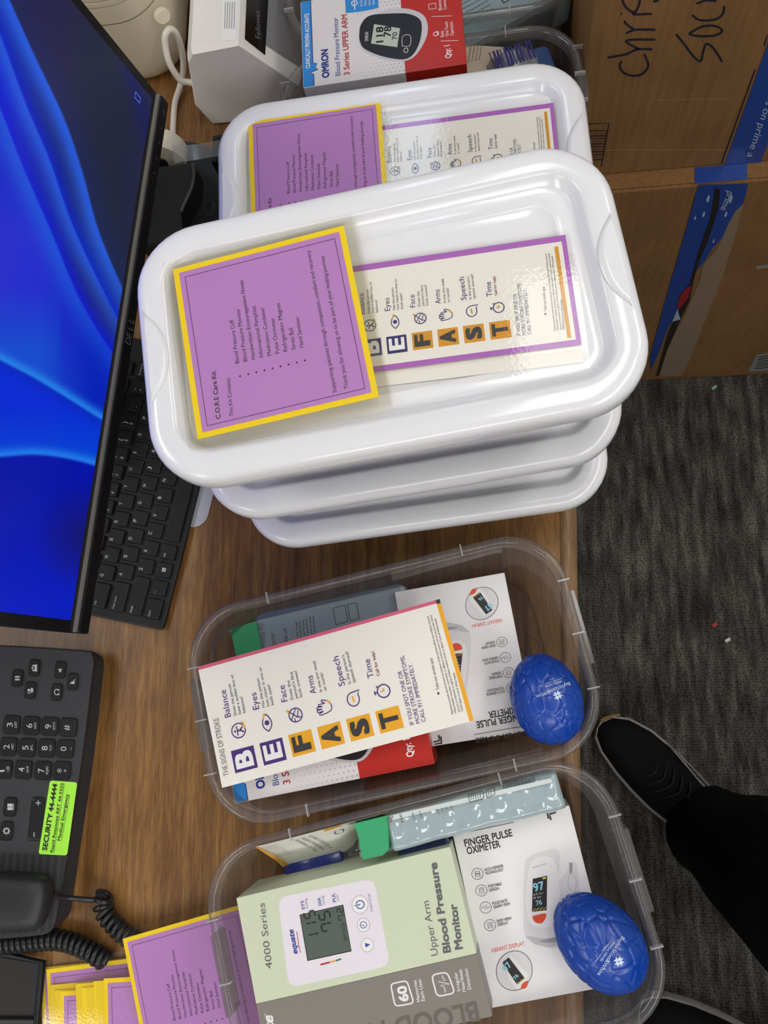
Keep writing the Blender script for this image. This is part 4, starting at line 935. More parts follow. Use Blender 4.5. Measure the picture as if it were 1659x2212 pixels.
for ry, ks in rows:
    for ch, kx_, kw in ks:
        b = MB(); w = kw*U_ - .0032; h_ = U_ - .0032; cx_ = (kx_ + kw/2)*U_; cy_ = ry*U_
        Ls = []
        for ins, z in ((0, -.0045), (0, -.0022), (.0006, -.0014), (.0012, -.0012)):
            Ls.append([mK @ Vector((cx_+x, cy_+y, z)) for x, y in rr(w-2*ins, h_-2*ins, .0016, 2)])
        b.loft(Ls, KEYM, smooth=False)
        c = Canvas(b, lambda u, v, l: mK @ Vector((cx_+u, cy_-v, -.0012+l)), .00006)
        L0, T0 = -w/2 + .0028, -h_/2 + .0052
        if ch == 'win':
            for i in (0, 1):
                for j in (0, 1): c.rect(-.0018+i*.0021, -.0018+j*.0021, -.0001+i*.0021, -.0001+j*.0021, KLEG, 2)
        elif len(ch) > 1:
            c.text(ch, (L0-.001, T0+.0005), (L0-.001 + .00145*len(ch), T0+.0005), KBLU if ch == 'Fn' else KLEG, .0019)
        elif ch in SH:
            c.text(SH[ch], (-.0045, -.0016), (-.0026, -.0016), KLEG, None); c.text(ch, (-.0045, .0042), (-.0024, .0042), KLEG, .0030)
        elif ch: c.text(ch, (L0, T0), (L0 + (.0033 if ch in 'WM' else .0027 if ch not in "I[];',./\\" else .001), T0), KLEG, .0034 if ch not in "[];',./\\" else None, .010)
        b.build('key', t)
PADM = M('pale grey pad', '#b9bcc6', .4)
q = on(425, 1100, .002); m4 = frame(Vector((-.319, .200, .0006)), kd); b = MB(); b.rbox(.085, .064, -.0005, .0009, .016, PADM, m4, .0006, 5)
tag(b.build('mouse_pad', mat4=m4), 'pale grey rounded pad between the keyboard and the front stack', 'pad')

# ------------------------------------------------------------------ desk phone
PHM = M('charcoal phone shell', '#3a3b40', .5, spec=.35, bump=.08, bscale=1500); PHK = M('phone key', '#1f2024', .35, spec=.45); PHG = M('phone key gap', '#101013', .5); PHL = M('phone legend', '#c9cacd', .5); HND = M('handset plastic', '#2a2b2e', .42, spec=.4)
pn = Vector((.30, 0, 1)).normalized(); po = on(200, 1500, .024)
def pp(x, y, l=0): return onP(x, y, po + pn*l, pn)
t = thing('desk_phone', 'charcoal office desk phone with a lime green sticker, at the left edge', 'phone', (po.x-.05, po.y-.1, 0))
body = bez([(-170, 1388), (0, 1393), (178, 1404), (198, 1411), (203, 1430), (198, 1470), (177, 1640), (143, 1850), (124, 1965), (117, 2000), (102, 2018), (70, 2024), (0, 2030), (-170, 2040)], 4)
T_ = [pp(x, y) for x, y in body]; cxy = sum(T_, Vector())/len(T_)
def shr(f, l): return [cxy + (p - cxy)*f + pn*l for p in T_]
b = MB(); base = [Vector((p.x, p.y, .0005)) for p in shr(.965, 0)]
b.loft([base, shr(1.0, -.010), shr(1.0, -.0035), shr(.996, -.001), shr(.988, 0)], PHM, smooth=False); b.build('body', t)
pcanv = lambda mb, lift=.0002: Canvas(mb, lambda x, y, l: pp(x, y, l), lift)
def phone_key(cx_, cy_, w, h_, draw=None, ang=.10, nm='key'):
    b = MB(); P = []
    for x, y in rr(w, h_, 7, 4): P.append((cx_ + x - y*ang, cy_ + y + x*.05))
    G = [(cx_ + (x-cx_)*1.0, y) for x, y in P]
    c = pcanv(b); gap = [((x-cx_)*1.10 + cx_, (y-cy_)*1.08 + cy_) for x, y in P]; c.poly(gap, PHG, 1)
    b.loft([[pp(x, y, .0002) for x, y in P], [pp(x, y, .0016) for x, y in P], [pp((x-cx_)*.93+cx_, (y-cy_)*.93+cy_, .0021) for x, y in P]], PHK, smooth=False)
    if draw: draw(Canvas(b, lambda x, y, l: pp(x, y, .0022+l), .0001))
    b.build(nm, t)
NUM = {'1': (8, 1662, '/.@'), '2': (18.5, 1613, 'ABC'), '3': (25.6, 1565.5, 'DEF'), '4': (51, 1662.5, 'GHI'), '5': (59.4, 1615, 'JKL'), '6': (67.8, 1567.6, 'MNO'), '7': (93.4, 1664.3, 'PQRS'), '8': (101, 1616, 'TUV'), '9': (108.5, 1569, 'WXYZ'), '*': (134.7, 1664.3, '+'), '0': (141.7, 1617.3, '_'), '#': (148.3, 1571, '')}
for ch, (x, y, sub) in NUM.items():
    def dr(c, ch=ch, x=x, y=y, sub=sub):
        c.text(ch, (x+2+ (4 if ch == '*' else 0), y+4.5+(2 if ch == '#' else 0)), (x+1.4+(4 if ch == '*' else 0), y-5 if ch != '1' else y+.5), PHL, 12.5 if ch != '*' else None, .004)
        if sub: c.text(sub, (x+11, y+1.5*len(sub)+2), (x+10.6, y-2.0*len(sub)-1), PHL, 5 if sub not in '_+' else None)
    phone_key(x, y, 35, 39, dr)
def ic(kind, x, y):
    def d(c):
        if kind == 'hold': c.rect(x-5, y-4.6, x+5, y-1.2, PHL, 2); c.rect(x-5, y+1.2, x+5, y+4.6, PHL, 2)
        elif kind == 'conf':
            for dy in (-5, 0, 5): c.disc((x-2-(2 if dy == 0 else 0), y+dy), 2, PHL); c.rect(x+.5, y+dy-2.4, x+6, y+dy+2.4, PHL, 2)
        elif kind == 'xfer': c.disc((x-3, y), 3, PHL); c.poly([(x+1, y-5), (x+6, y-4), (x+6, y+4), (x+1, y+5)], PHL); c.stroke([(x-6, y+6), (x+1, y+6)], 1.5, PHL)
        elif kind == 'spk': c.poly([(x-2, y+5), (x+2, y+5), (x+2, y+2), (x+5, y-2), (x-5, y-2), (x-2, y+2)], PHL)
        elif kind == 'mute': c.poly([(x-2, y+5), (x+3, y+5), (x+5, y), (x-4, y)], PHL); c.stroke([(x-6, y+5), (x+6, y-5)], 1.4, PHL)
        elif kind == 'head': c.stroke([(x+5*math.cos(a), y+6*math.sin(a)) for a in [math.radians(40+280*i/14) for i in range(15)]], 1.8, PHL); c.disc((x+4, y-4.5), 2, PHL); c.disc((x+4, y+4.5), 2, PHL)
        elif kind == 'book': c.rect(x-6, y-7, x+5, y-.6, PHL, 2); c.rect(x-6, y+.6, x+5, y+7, PHL, 2); c.rect(x+6, y-7, x+7.5, y+7, PHL, 2)
        elif kind == 'gear':
            c.ring((x, y), 5, 2.2, PHL, n=16)
            for k in range(8): a = k*math.pi/4; c.stroke([(x+5.5*math.cos(a), y+5.5*math.sin(a)), (x+8*math.cos(a), y+8*math.sin(a))], 2.2, PHL)
        elif kind == 'vol': c.stroke([(x+4, y-40), (x+4, y-29)], 1.8, PHL); c.stroke([(x-1.5, y-34.5), (x+9, y-34.5)], 1.8, PHL); c.stroke([(x-5, y+29), (x-5, y+39)], 1.8, PHL)
    return d
for kind, x, y, w, h_ in (('hold', 37.5, 1465, 23, 36), ('conf', 74, 1443, 23, 36), ('xfer', 65.5, 1491, 23, 36), ('spk', 130, 1447, 22, 36), ('mute', 157, 1472.5, 22, 36), ('head', 122.5, 1495, 22, 36), ('book', 22, 1743, 26, 40), ('gear', 14, 1795, 26, 40), ('vol', 78.5, 1769, 27, 90)):
    phone_key(x, y, w, h_, ic(kind, x, y), nm='volume_key' if kind == 'vol' else 'key')
LIME = M('lime sticker', '#b0ff48', .5)
b = MB(); c = pcanv(b); b_pts = rquad([(108, 1686), (167, 1690), (145, 1848), (83, 1845)], 6)
b.loft([[pp(x, y, .0003) for x, y in b_pts], [pp(x, y, .0008) for x, y in b_pts]], LIME, smooth=False); c.l = .0005
c.text('SECURITY 44-4444', (101, 1838), (124, 1694), BLK, 10, .028); c.text('Rapid Response RRT 44-5555', (114.5, 1842), (137.5, 1692), BLK, 6.5, .012); c.text('Medical Emergency', (130.5, 1816.5), (148.5, 1716), BLK, 7, .012)
c.stroke([(116.5, 1842), (139.5, 1692)], .7, BLK); c.stroke([(133, 1816.5), (151, 1716)], .7, BLK); b.build('sticker', t)
gm, N, Lk, bb = nodes_mat('speaker mesh'); tc = N.new('ShaderNodeTexCoord'); vo = N.new('ShaderNodeTexVoronoi'); vo.inputs['Scale'].default_value = 520; vo.inputs['Randomness'].default_value = 0
r_ = ramp(N, [(.35, '#08080a'), (.55, '#38393d')]); mp_ = N.new('ShaderNodeMapping'); mp_.inputs['Rotation'].default_value = (0, 0, .785)
Lk.new(tc.outputs['Object'], mp_.inputs[0]); Lk.new(mp_.outputs[0], vo.inputs['Vector']); Lk.new(vo.outputs['Distance'], r_.inputs[0]); Lk.new(r_.outputs[0], bb.inputs['Base Color']); bb.inputs['Roughness'].default_value = .5
b = MB(); c = pcanv(b, .0004); c.poly(bez([(-160, 1838), (0, 1843), (135, 1850), (142, 1862), (124, 1970), (112, 2003), (88, 2014), (0, 2020), (-160, 2028)], 4), gm, 1); b.build('speaker_grille', t)
b = MB(); hand = bez([(-150, 1874), (-40, 1876), (20, 1876), (85, 1880), (110, 1886), (121, 1906), (119, 1940), (108, 1978), (92, 1996), (50, 2002), (0, 2004), (-80, 2008), (-150, 2010)], 4)
H_ = [pp(x, y) for x, y in hand]; ch_ = sum(H_, Vector())/len(H_)
b.loft([[ch_ + (p-ch_)*f + pn*l for p in H_] for f, l in ((.93, .001), (1.0, .010), (.985, .017), (.93, .0215), (.80, .0245), (.5, .026), (.1, .0265))], HND); b.build('handset', t)
CORD = M('black cord', '#232427', .3, spec=.5)
def coil(b, path, R, w, turns, mat):
    P = spline(path, 14); Lc = [0]
    for a_, d_ in zip(P, P[1:]): Lc.append(Lc[-1] + (d_-a_).length)
    n = turns*14; out = []; j = 0
    for i in range(n+1):
        s_ = Lc[-1]*i/n
        while j < len(P)-2 and Lc[j+1] < s_: j += 1
        f = (s_-Lc[j])/max(Lc[j+1]-Lc[j], 1e-6); p = P[j].lerp(P[j+1], min(f, 1)); tg = (P[min(j+2, len(P)-1)]-P[max(j-1, 0)]).normalized()
        u = Vector((0, 0, 1)); w_ = tg.cross(u).normalized(); a_ = 2*math.pi*i/14
        out.append(p + (u*math.cos(a_) + w_*math.sin(a_))*R)
    b.tube(out, w, mat, 6)
b = MB(); hz = pp(119, 1937).z + .008
b.tube(spline([on(112, 1936, hz), on(150, 1940, hz-.012), on(185, 1943, .020), on(212, 1944, .014), on(226, 1936, .014)], 6), .0024, CORD, 8)
coil(b, [on(228, 1930, .013), on(222, 1958, .010), on(240, 1990, .0095), on(275, 2022, .0090), on(300, 2038, .0085)], .0072, .0026, 10, CORD)
coil(b, [on(-40, 2040, .0095), on(40, 2036, .0095), on(110, 2030, .0095), on(150, 2035, .0095), on(190, 2052, .0092), on(232, 2078, .0088)], .0072, .0029, 22, CORD); b.build('coiled_cord', t)

# black mesh desk tray in the bottom left corner
MSHM, N, Lk, bb = nodes_mat('black wire mesh'); tc = N.new('ShaderNodeTexCoord'); wv = N.new('ShaderNodeTexWave'); wv.inputs['Scale'].default_value = 170; wv.bands_direction = 'DIAGONAL'; r_ = ramp(N, [(.35, '#040405'), (.8, '#1c1713')])
Lk.new(tc.outputs['Object'], wv.inputs[0]); Lk.new(wv.outputs['Fac'], r_.inputs[0]); Lk.new(r_.outputs[0], bb.inputs['Base Color'])
t = thing('mesh_tray', 'black wire mesh desk tray at the bottom left corner, half under the cards', 'tray', (-.50, -.29, 0))
b = MB(); P = [on(x, y, .002) for x, y in ((-200, 2052), (0, 2064), (95, 2082), (70, 2330), (-200, 2330))]; b.loft([P, [p + Vector((0, 0, .002)) for p in P]], MSHM, smooth=False); b.build('mesh_panel', t)
b = MB(); b.tube([on(x, y, .006) for x, y in ((-200, 2044), (0, 2060), (92, 2078), (68, 2330))], .0035, KBLK, 8); b.tube([on(x, y, .006) for x, y in ((-200, 2203), (0, 2206), (80, 2206))], .003, M('grey wire', '#2a2c30', .4), 8); b.build('wire_rim', t)

# ------------------------------------------------------------------ white machine, beige machine, cord, tape dispenser
MW = M('white machine shell', '#efebe7', .4, spec=.4); MG = M('grey machine panel', '#8b8b8c', .4); MBK = M('glossy black panel', '#0c0c0e', .15, coat=.5); MLG = M('badge silver', '#77777c', .35)
Y0 = .6362; prof = [(-.312, .0), (-.3205, .032), (-.3035, .098), (-.2955, .1075), (-.2424, .1124), (-.193, .047), (-.188, .0)]
t = thing('office_machine', 'white office machine with a glossy black panel beside the far tubs', 'office machine', (-.25, .8, 0))
b = MB()
def ring_at(y, s=1.0): 
    cxp, czp = -.25, .055
    return [Vector((cxp+(x-cxp)*s, y, max(czp+(z-czp)*s, .0))) for x, z in prof]
b.loft([ring_at(Y0, .96), ring_at(Y0+.003, .99), ring_at(Y0+.009, 1.0), ring_at(1.0, 1.0)], MW, smooth=False); b.build('shell', t)
sn = Vector((.1124-.047, 0, .0494)).normalized(); so = Vector((-.2424, Y0, .1124))
b = MB(); c = plane_canvas(b, so, sn, .0004); c.poly([(546, 80), (528, -60), (650, -60), (655, 150)], MG, 1); c.poly([(529, 84), (535, -60), (583, -60), (573, 119)], MBK, 2)
c.text('Fellowes', (563, 84), (561, 22.6), MLG, 11, .004, .25, l=3); b.build('control_panel', t)
b = MB(); tn = (Vector((-.2424, 0, .1124)) - Vector((-.2955, 0, .1075))).cross(Vector((0, 1, 0))).normalized(); tn = -tn if tn.z < 0 else tn
c = plane_canvas(b, Vector((-.2955, Y0, .1075)), tn, .0003); c.poly([(478, 88), (482, -20), (514, -20), (508, 86)], WHITE_INK, 1)
for k in range(5): c.stroke([(485+k*5, 62), (487+k*5, 4)], 1.1, GINK, 2)
b.build('sticker', t)
BG = M('beige machine shell', '#dcd3bb', .4, spec=.4); BGD = M('beige seam', '#8d8470', .6)
t = thing('office_machine', 'rounded beige machine with ribbed vents, behind the top corner of the monitor', 'office machine', (-.41, .78, 0))
bx_, by_, bw_, bl_ = -.3985, .775, .113, .150
def bloop(z, k): return [Vector((bx_+x, by_+y, z)) for x, y in rr(bw_*k, bl_ - bw_*(1-k), .050*k, 10)]
b = MB(); b.loft([bloop(z, k) for z, k in ((0, .80), (.004, .88), (.012, .955), (.024, .99), (.04, 1.0), (.075, 1.0), (.0895, .985))], BG, True, True); b.build('body', t)
b = MB(); b.loft([bloop(z, k) for z, k in ((.0905, .983), (.104, .965), (.110, .955))], BG); b.build('control_band', t)
b = MB(); b.loft([bloop(z, k) for z, k in ((.0885, .984), (.091, .984))], BGD, False, False); b.build('seam', t)
b = MB(); Ls = []
for k in range(7):
    z = .110 + k*.0065; kk = .955 - k*.012; Ls += [bloop(z, kk-.03), bloop(z+.0015, kk-.03), bloop(z+.0018, kk), bloop(z+.0060, kk-.008)]
b.loft(Ls, BG, smooth=False); b.build('vent_ribs', t)
b = MB(); q = onY(352, 36, .7055); n_ = Vector((.55, -.75, .3)).normalized(); m4 = frame(q, (1, .7, 0), n_); b.loft([[m4 @ Vector((r*math.cos(a_)*1.2, r*math.sin(a_), z)) for a_ in [2*math.pi*k/20 for k in range(20)]] for r, z in ((.0075, -.006), (.0075, .001), (.0065, .002))], BG); b.build('button', t)
WCORD = M('white cord', '#d8d2c8', .4)
b = MB(); P = [on(x, y, z) for x, y, z in ((440, 186, .03), (410, 178, .034), (389, 172, .040), (366, 136, .058), (357, 99, .072), (357, 76, .080), (368, 63, .080), (383, 76, .068), (394, 114, .044), (396, 151, .022), (389, 187, .009), (378, 223, .004), (374, 271, .004), (372, 310, .004), (365, 345, .004))]
b.tube(spline(P, 8), .0036, WCORD, 10); o = b.build('power_cord', base=Vector((P[12].x, P[12].y, 0))); tag(o, 'white power cord looping between the beige machine and the white machine', 'cord')
t = thing('tape_dispenser', 'black desktop tape dispenser with a roll of clear tape, behind the front stack', 'tape dispenser', (-.32, .52, 0))
TB_ = M('black dispenser plastic', '#1a1a1d', .4, spec=.4)
b = MB()
up_ = [on(x, y, .062) for x, y in bez([(310, 362), (345, 358), (400, 352), (416, 352), (419, 375), (414, 405), (402, 432), (391, 455), (392, 475), (388, 520), (300, 530)], 3)]
cu_ = sum(up_, Vector())/len(up_)
b.loft([[Vector((p.x, p.y, .001)) for p in up_], [p - Vector((0, 0, .003)) for p in up_], [cu_ + (p-cu_)*.96 for p in up_]], TB_, smooth=False)
lo_ = [on(x, y, .034) for x, y in ((416, 352), (438, 372), (466, 398), (482, 420), (482, 520), (388, 520), (391, 455), (402, 432), (414, 405))]
b.loft([[Vector((p.x, p.y, .001)) for p in lo_], lo_], TB_, smooth=False)
b.tube([on(x, y, .063) for x, y in bez([(417, 353), (419, 378), (413, 408), (401, 434), (391, 458)], 4)], .0022, M('dispenser edge', '#3a3b3e', .3), 8)
c = px_canvas(b, .0345, .0003); c.stroke([(429, 427), (410, 470)], 1.4, M('dispenser edge')); c.ring((452, 448), 10, 2, M('dispenser edge'), ry=16)
b.build('body', t)
b = MB(); Pb = [on(x, y, .012) for x, y in ((330, 296), (352, 297), (430, 310), (474, 330), (472, 420), (330, 420))]; b.loft([[Vector((p.x, p.y, .0005)) for p in Pb], Pb], M('slate dispenser base', '#262b33', .5), smooth=False); b.build('base', t)
ROLL = M('cream tape roll', '#d9d4c2', .4); STRIP = clear_plastic('clear tape', (.80, .80, .80), .25, (.7, .72, .75), .1)
b = MB(); rc_ = on(342, 334, .036); b.loft([[rc_ + Vector((r*math.cos(a_), y, r*math.sin(a_))) for a_ in [2*math.pi*k/36 for k in range(36)]] for r, y in ((.012, -.0115), (.031, -.0115), (.0315, -.010), (.0315, .010), (.031, .0115), (.012, .0115))], ROLL, False, False, False); b.build('tape_roll', t)
b = MB(); S1 = [on(372, 314, .062), on(420, 312, .058), on(478, 302, .050)]; S2 = [on(376, 353, .062), on(425, 345, .058), on(478, 336, .050)]
S1 = spline(S1, 6); S2 = spline(S2, 6); b.add(S1+S2, [(i, i+1, len(S1)+i+1, len(S1)+i) for i in range(len(S1)-1)], STRIP, True); b.build('tape_strip', t)
b = MB(); P = [on(x, y, .048) for x, y in ((460, 294), (484, 290), (488, 345), (456, 350))]; b.loft([[Vector((p.x, p.y, .001)) for p in P], P], TB_, smooth=False); b.build('cutter', t)

# ------------------------------------------------------------------ cardboard boxes on the carpet
FY1, FY2 = .565, .5866
TAPE = M('blue packing tape', '#23479a', .3, coat=.3); TORN = M('torn brown paper', '#8d7a63', .85); TPR = M('tape print', '#a8b8d8', .5); DARKS = M('dark slit', '#1a120c', .9); MARK = M('marker ink', '#1b1f2c', .6); REDS = M('red scrap', '#9c2730', .5)
t = thing('cardboard_box', 'large brown cardboard box on the carpet, lower one with torn blue tape', 'cardboard box', (.36, .80, FLOOR))
b = MB(); b.rbox(.56, .45, FLOOR+.001, -.0895, .004, CARD, Matrix.Translation((.375, FY1+.225, 0)), .003, 2)
b.box((.10, FY1+.002, -.0895), (.65, FY1+.448, -.087), CARD)
b.build('carton', t)
b = MB(); c = Canvas(b, lambda x, y, l: onY(x, y, FY1 - l), .0005)
c.poly([(1509, 400), (1617, 397), (1606, 440), (1590, 455), (1575, 480), (1560, 515), (1540, 535), (1522, 565), (1500, 590), (1490, 620), (1478, 645), (1462, 690), (1447, 700), (1420, 770), (1405, 800), (1404, 770), (1440, 640), (1475, 520)], TAPE, 2)
c.poly([(1590, 440), (1606, 440), (1585, 520), (1560, 600), (1520, 700), (1492, 775), (1472, 812), (1420, 812), (1445, 745), (1480, 680), (1510, 610), (1520, 570), (1548, 540), (1570, 490)], TORN, 1)
c.poly([(1545, 405), (1556, 410), (1552, 450), (1530, 520), (1512, 560), (1500, 600), (1490, 650), (1470, 690), (1440, 760), (1424, 812), (1418, 812), (1444, 720), (1476, 650), (1494, 600), (1510, 540), (1535, 470)], DARKS, 3)
c.poly([(1482, 622), (1494, 618), (1486, 645), (1470, 665), (1462, 668), (1468, 640)], REDS, 4); c.poly([(1463, 668), (1470, 690), (1452, 695)], TPR, 4)
for x, y, r_ in ((1527, 428, 5), (1575, 428, 6), (1566, 462, 4), (1518, 462, 4), (1500, 470, 3), (1540, 520, 3)): c.poly([(x, y), (x+r_*.8, y-r_*1.6), (x+r_*1.3, y-r_*.3), (x+r_*.9, y+r_*1.2), (x+r_*.2, y+r_*2), (x-r_*.4, y+r_*.7)], TPR, 4)
c.text('prime', (1572, 412), (1556, 452), TPR, 15, .01, l=5)
b.build('tape', t)
b = MB(); c = Canvas(b, lambda x, y, l: onY(x, y, FY1 - l), .0005); c.poly([(1634, 766), (1670, 760), (1666, 800), (1617, 803)], M('grey label', '#8f918f', .6), 1)
for k in range(6): c.stroke([(1638+k*.0-k*1.5, 772+k*5), (1662-k*.5, 768+k*5)], 1.4, DARKS, 2)
b.build('shipping_label', t)
b = MB(); c = Canvas(b, lambda x, y, l: onY(x, y, FY1 - l), .0005); c.poly([(1634, 575), (1670, 570), (1670, 577), (1634, 582)], M('grey label'), 1); b.build('label_strip', t)
t = thing('cardboard_box', 'brown cardboard box with black marker handwriting, stacked on the lower box', 'cardboard box', (.38, .82, -.087))
b = MB(); b.rbox(.52, .42, -.0868, .46, .004, CARD, Matrix.Translation((.1038+.26, FY2+.21, 0)), .003, 2); b.build('carton', t)
b = MB(); c = Canvas(b, lambda x, y, l: onY(x, y, FY2 - l), .0006); Zp = lambda L: [(1160+x/3.325, y/3.325) for x, y in L]
for L, k in (([(770,390),(800,470),(760,530),(690,545),(620,520),(595,470),(610,440)], 5), ([(505,415),(640,390),(720,355),(830,355)], 4), ([(730,352),(660,315),(640,295),(690,285),(850,285)], 4), ([(640,240),(700,215),(780,213),(850,215)], 3), ([(700,215),(650,180),(625,150)], 3), ([(690,105),(760,102),(825,100)], 2), ([(603,100),(612,98)], 2), ([(610,-10),(640,55),(700,88),(730,45),(742,-10)], 5), ([(835,12),(875,4)], 2), ([(690,105),(685,80)], 2),
             ([(1000,245),(1060,320),(1120,400),(1175,440),(1195,370),(1220,315),(1275,355),(1330,445)], 5), ([(1092,243),(1160,260),(1280,255),(1330,222),(1290,190),(1200,188),(1120,225),(1092,243)], 5), ([(1115,108),(1170,145),(1280,140),(1335,100),(1345,42)], 5), ([(1145,28),(1210,5),(1290,8)], 3)):
    c.stroke(bez(Zp(L), k), 4.6, MARK, 1)
b.build('handwriting', t)
b = MB(); c = Canvas(b, lambda x, y, l: onY(x, y, FY2 - l), .0006)
c.stroke(Zp([(360, 890), (518, 888), (462, 1195)]), 2.2, MARK, 1)
for k in range(12): c.stroke(Zp([(370+k*2, 940+k*19), (505-k*3.6, 938+k*19)]), (1.6, .8, 2.2)[k % 3], MARK, 1)
c.stroke(Zp([(1567, 500), (1327, 1172)]), 2.6, MARK, 1); c.stroke(Zp([(1655, 255), (1632, 330)]), 2.6, MARK, 1)
c.stroke(Zp([(490, 1080), (700, 1076), (900, 1080), (1100, 1074), (1350, 1078)]), .9, M('pale crease', '#b9976c', .8), 1); c.stroke(Zp([(850, 722), (1000, 715), (1380, 712)]), .7, M('pale crease'), 1)
b.build('printing', t)
b = MB(); c = Canvas(b, lambda x, y, l: onY(x, y, FY2 - l), .0006)
c.poly([(1700, -20), (1655, 105), (1563, 362), (1641, 359), (1700, 200)], TAPE, 1)
c.text("It's on prime a", (1662, 200), (1613, 338), TPR, 15, .008, l=2)
b.build('tape', t)
b = MB(); c = Canvas(b, lambda x, y, l: on(x, y, -.0866 + l), .0004); 
b.add([Vector((.247, FY1, -.0860)), Vector((.305, FY1, -.0860)), Vector((.307, FY2-.001, -.0860)), Vector((.249, FY2-.001, -.0860))], [(0, 1, 2, 3)], TAPE)
b.build('tape', [o for o in bpy.data.objects if o.name == 'cardboard_box'][0])

# ------------------------------------------------------------------ the photographer's legs
TRO = M('black trousers', '#0d0d10', .85, spec=.15, bump=.3, bscale=500); SHU = M('black knit shoe', '#101012', .8, spec=.2, bump=.4, bscale=900); SOLE = M('white shoe sole', '#a79f9d', .6); SOLE2 = M('brown toe rubber', '#8a6a3a', .6); SWO = M('pale shoe trim', '#8c8a90', .5); LACE = M('black lace', '#151518', .8)
pt = thing('person', 'standing person in black trousers and black trainers with white soles, seen from the knees down', 'person', (.36, -.42, FLOOR))
def shoe(T0, ang, flip=1):
    m4 = zrot(T0[0], T0[1], FLOOR, ang)          # x runs from toe to heel
    s_ = bpy.data.objects.new('shoe', None); COL.objects.link(s_); s_.parent = pt; WM[s_.name] = WM[pt.name]
    prof = [(0, .006, .030, 0), (.008, .022, .040, .002), (.03, .036, .050, .004), (.07, .046, .058, .004), (.11, .049, .068, .002), (.145, .047, .086, -.002), (.175, .043, .106, -.004), (.21, .039, .112, -.003), (.25, .036, .110, 0), (.28, .028, .104, 0), (.292, .010, .085, 0)]
    b = MB(); Ls = []
    for x, w, h_, off in prof:
        ring = []
        for k in range(21):
            a_ = math.pi*k/20; e = .8
            ring.append(m4 @ Vector((x, flip*off + w*math.copysign(abs(math.cos(a_))**e, math.cos(a_)), .022 + (h_-.022)*abs(math.sin(a_))**.9)))
        Ls.append(ring)
    b.loft(Ls, SHU); o = b.build('upper', s_)
    b = MB(); Ls = []
    out = [(x, w+.0035, off) for x, w, h_, off in prof]; pl = [(x-(.004 if i == 0 else 0), flip*off + w) for i, (x, w, off) in enumerate(out)] + [(x+(.004 if i == 0 else 0), flip*off - w) for i, (x, w, off) in enumerate(out[::-1])]
    for ins, z in ((.0, .001), (-.002, .010), (-.001, .020), (.002, .026)): Ls.append([m4 @ Vector((x, y*(1-ins*10), z)) for x, y in pl])
    b.loft(Ls, SOLE, smooth=False); b.build('sole', s_)
    b = MB(); b.tube([m4 @ Vector((x, flip*.002 + y, z)) for x, y, z in ((-.004, .004, .025), (-.001, .014, .026), (.006, .025, .024), (.014, .034, .022))], .0032, SOLE2, 6); 
    if flip > 0: b.build('toe_cap', s_)
    b = MB()
    for k in range(5):
        x = .105 + k*.014; z = .063 + k*.0085
        b.tube(spline([m4 @ Vector((x+dx, y, z+dz)) for dx, y, dz in ((-.006, -.024, -.008), (0, -.01, .004), (.003, 0, .006), (0, .01, .004), (-.006, .024, -.008))], 4), .0020, LACE, 6)
    b.build('laces', s_)
    b = MB(); b2 = b; P = [m4 @ Vector(q) for q in ((.160, .004, .109), (.172, .006, .114), (.174, -.001, .114), (.162, -.003, .109))]; b.tube(P + [P[0]], .0012, SWO, 6); b.build('tongue_tag', s_); b = MB()
    b.tube(spline([m4 @ Vector((x, flip*y, z)) for x, y, z in ((.10, .0515, .040), (.125, .050, .055), (.135, .0475, .066), (.120, .048, .062), (.150, .048, .052), (.20, .042, .050))], 6), .0016, SWO, 6); b.build('trim', s_)
    return s_
T0 = on(1297, 1566, -.695); a1_ = on(1530, 1745, -.66)
ang1 = math.atan2(-.262, .178)
shoe((T0.x, T0.y), math.atan2(-.198, .215), 1); shoe((T0.x+.040, T0.y-.446), math.atan2(-.130, .262), -1)
b = MB()
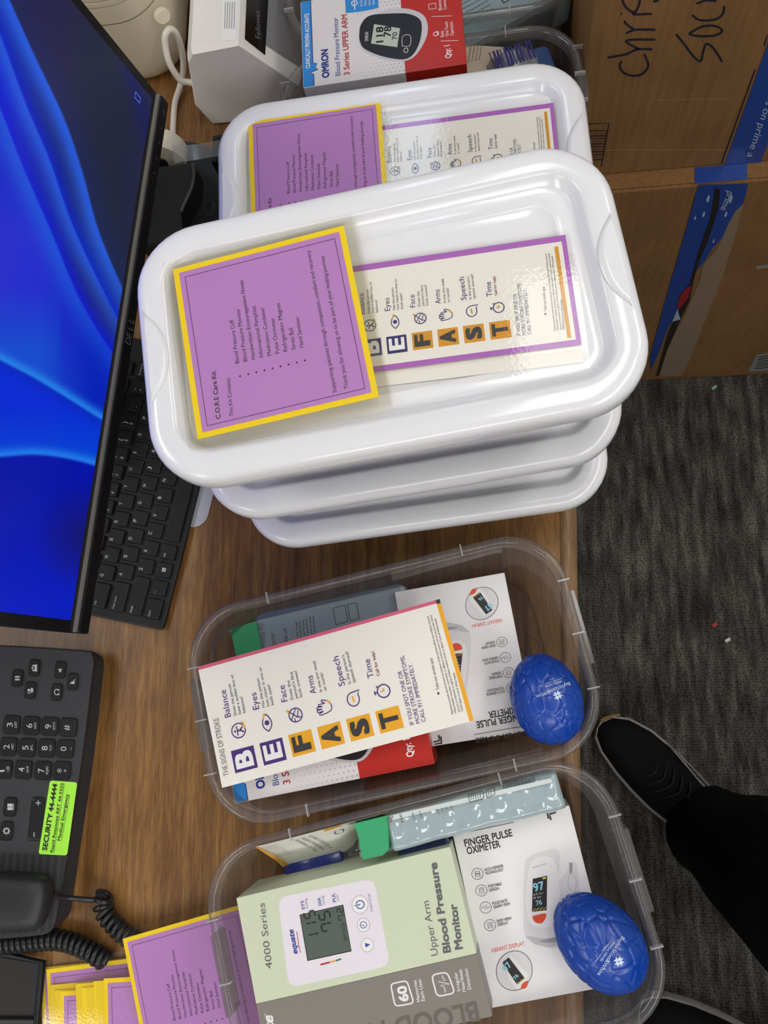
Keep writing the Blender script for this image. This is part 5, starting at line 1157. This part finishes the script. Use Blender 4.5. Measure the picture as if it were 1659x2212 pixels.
def leg(path, seed):
    Ls = []; n = 26
    Pp = spline([Vector(p[:3]) for p in path], 8); rad = spline([Vector((p[3], p[4], 0)) for p in path], 8)
    for i, (p, r) in enumerate(zip(Pp, rad)):
        Ls.append([p + Vector((r.x*math.cos(2*math.pi*k/n)*(1+.13*noise.noise(Vector((math.cos(2*math.pi*k/n)*1.6, p.z*11 + math.sin(2*math.pi*k/n)*1.6, seed)))), r.y*math.sin(2*math.pi*k/n)*(1+.13*noise.noise(Vector((math.cos(2*math.pi*k/n)*1.6, p.z*11 + math.sin(2*math.pi*k/n)*1.6, seed+9)))), .006*math.sin(k*1.1+seed)*(1 if i == 0 else 0))) for k in range(n)])
    b.loft(Ls, TRO, False, False)
L1 = [(.338, -.236, -.640, .066, .060), (.340, -.240, -.615, .073, .068), (.336, -.238, -.56, .066, .068), (.338, -.238, -.46, .076, .078), (.345, -.245, -.33, .082, .086), (.362, -.268, -.18, .086, .090), (.39, -.31, .0, .094, .098), (.42, -.36, .16, .105, .11), (.44, -.42, .24, .125, .15), (.45, -.45, .34, .12, .16)]
L2 = [(.455, -.640, -.645, .060, .062), (.459, -.640, -.615, .068, .070), (.462, -.638, -.56, .066, .068), (.464, -.634, -.46, .074, .076), (.466, -.625, -.33, .082, .086), (.466, -.60, -.18, .086, .090), (.46, -.56, .0, .094, .098), (.455, -.52, .16, .105, .11), (.45, -.47, .24, .125, .15), (.45, -.45, .34, .12, .16)]
leg(L1, 1.3); leg(L2, 5.1); b.build('trousers', pt)

# little scraps on the carpet
for (x, y), col, nm, lab in (((1543, 1350), '#b03a38', 'paper_scrap', 'tiny red scrap on the carpet, nearest the desk edge'), ((1571, 1383), '#dedede', 'paper_scrap', 'tiny white scrap on the carpet right of the red one'), ((1542, 838), '#8fb8a4', 'paper_scrap', 'tiny pale green scrap on the carpet in front of the lower cardboard box')):
    q = on(x, y, FLOOR); m4 = zrot(q.x, q.y, FLOOR+.001, .6); b = MB(); b.add([m4 @ Vector(p) for p in ((-.005, -.002, 0), (.004, -.003, 0), (.006, .002, .001), (-.004, .003, .0005), (-.005, -.002, .0012), (.004, -.003, .0012), (.006, .002, .0025), (-.004, .003, .002))], [(3,2,1,0), (4,5,6,7), (0,1,5,4), (1,2,6,5), (2,3,7,6), (3,0,4,7)], M('scrap '+col, col, .7)); tag(b.build(nm, mat4=m4), lab, 'scrap')
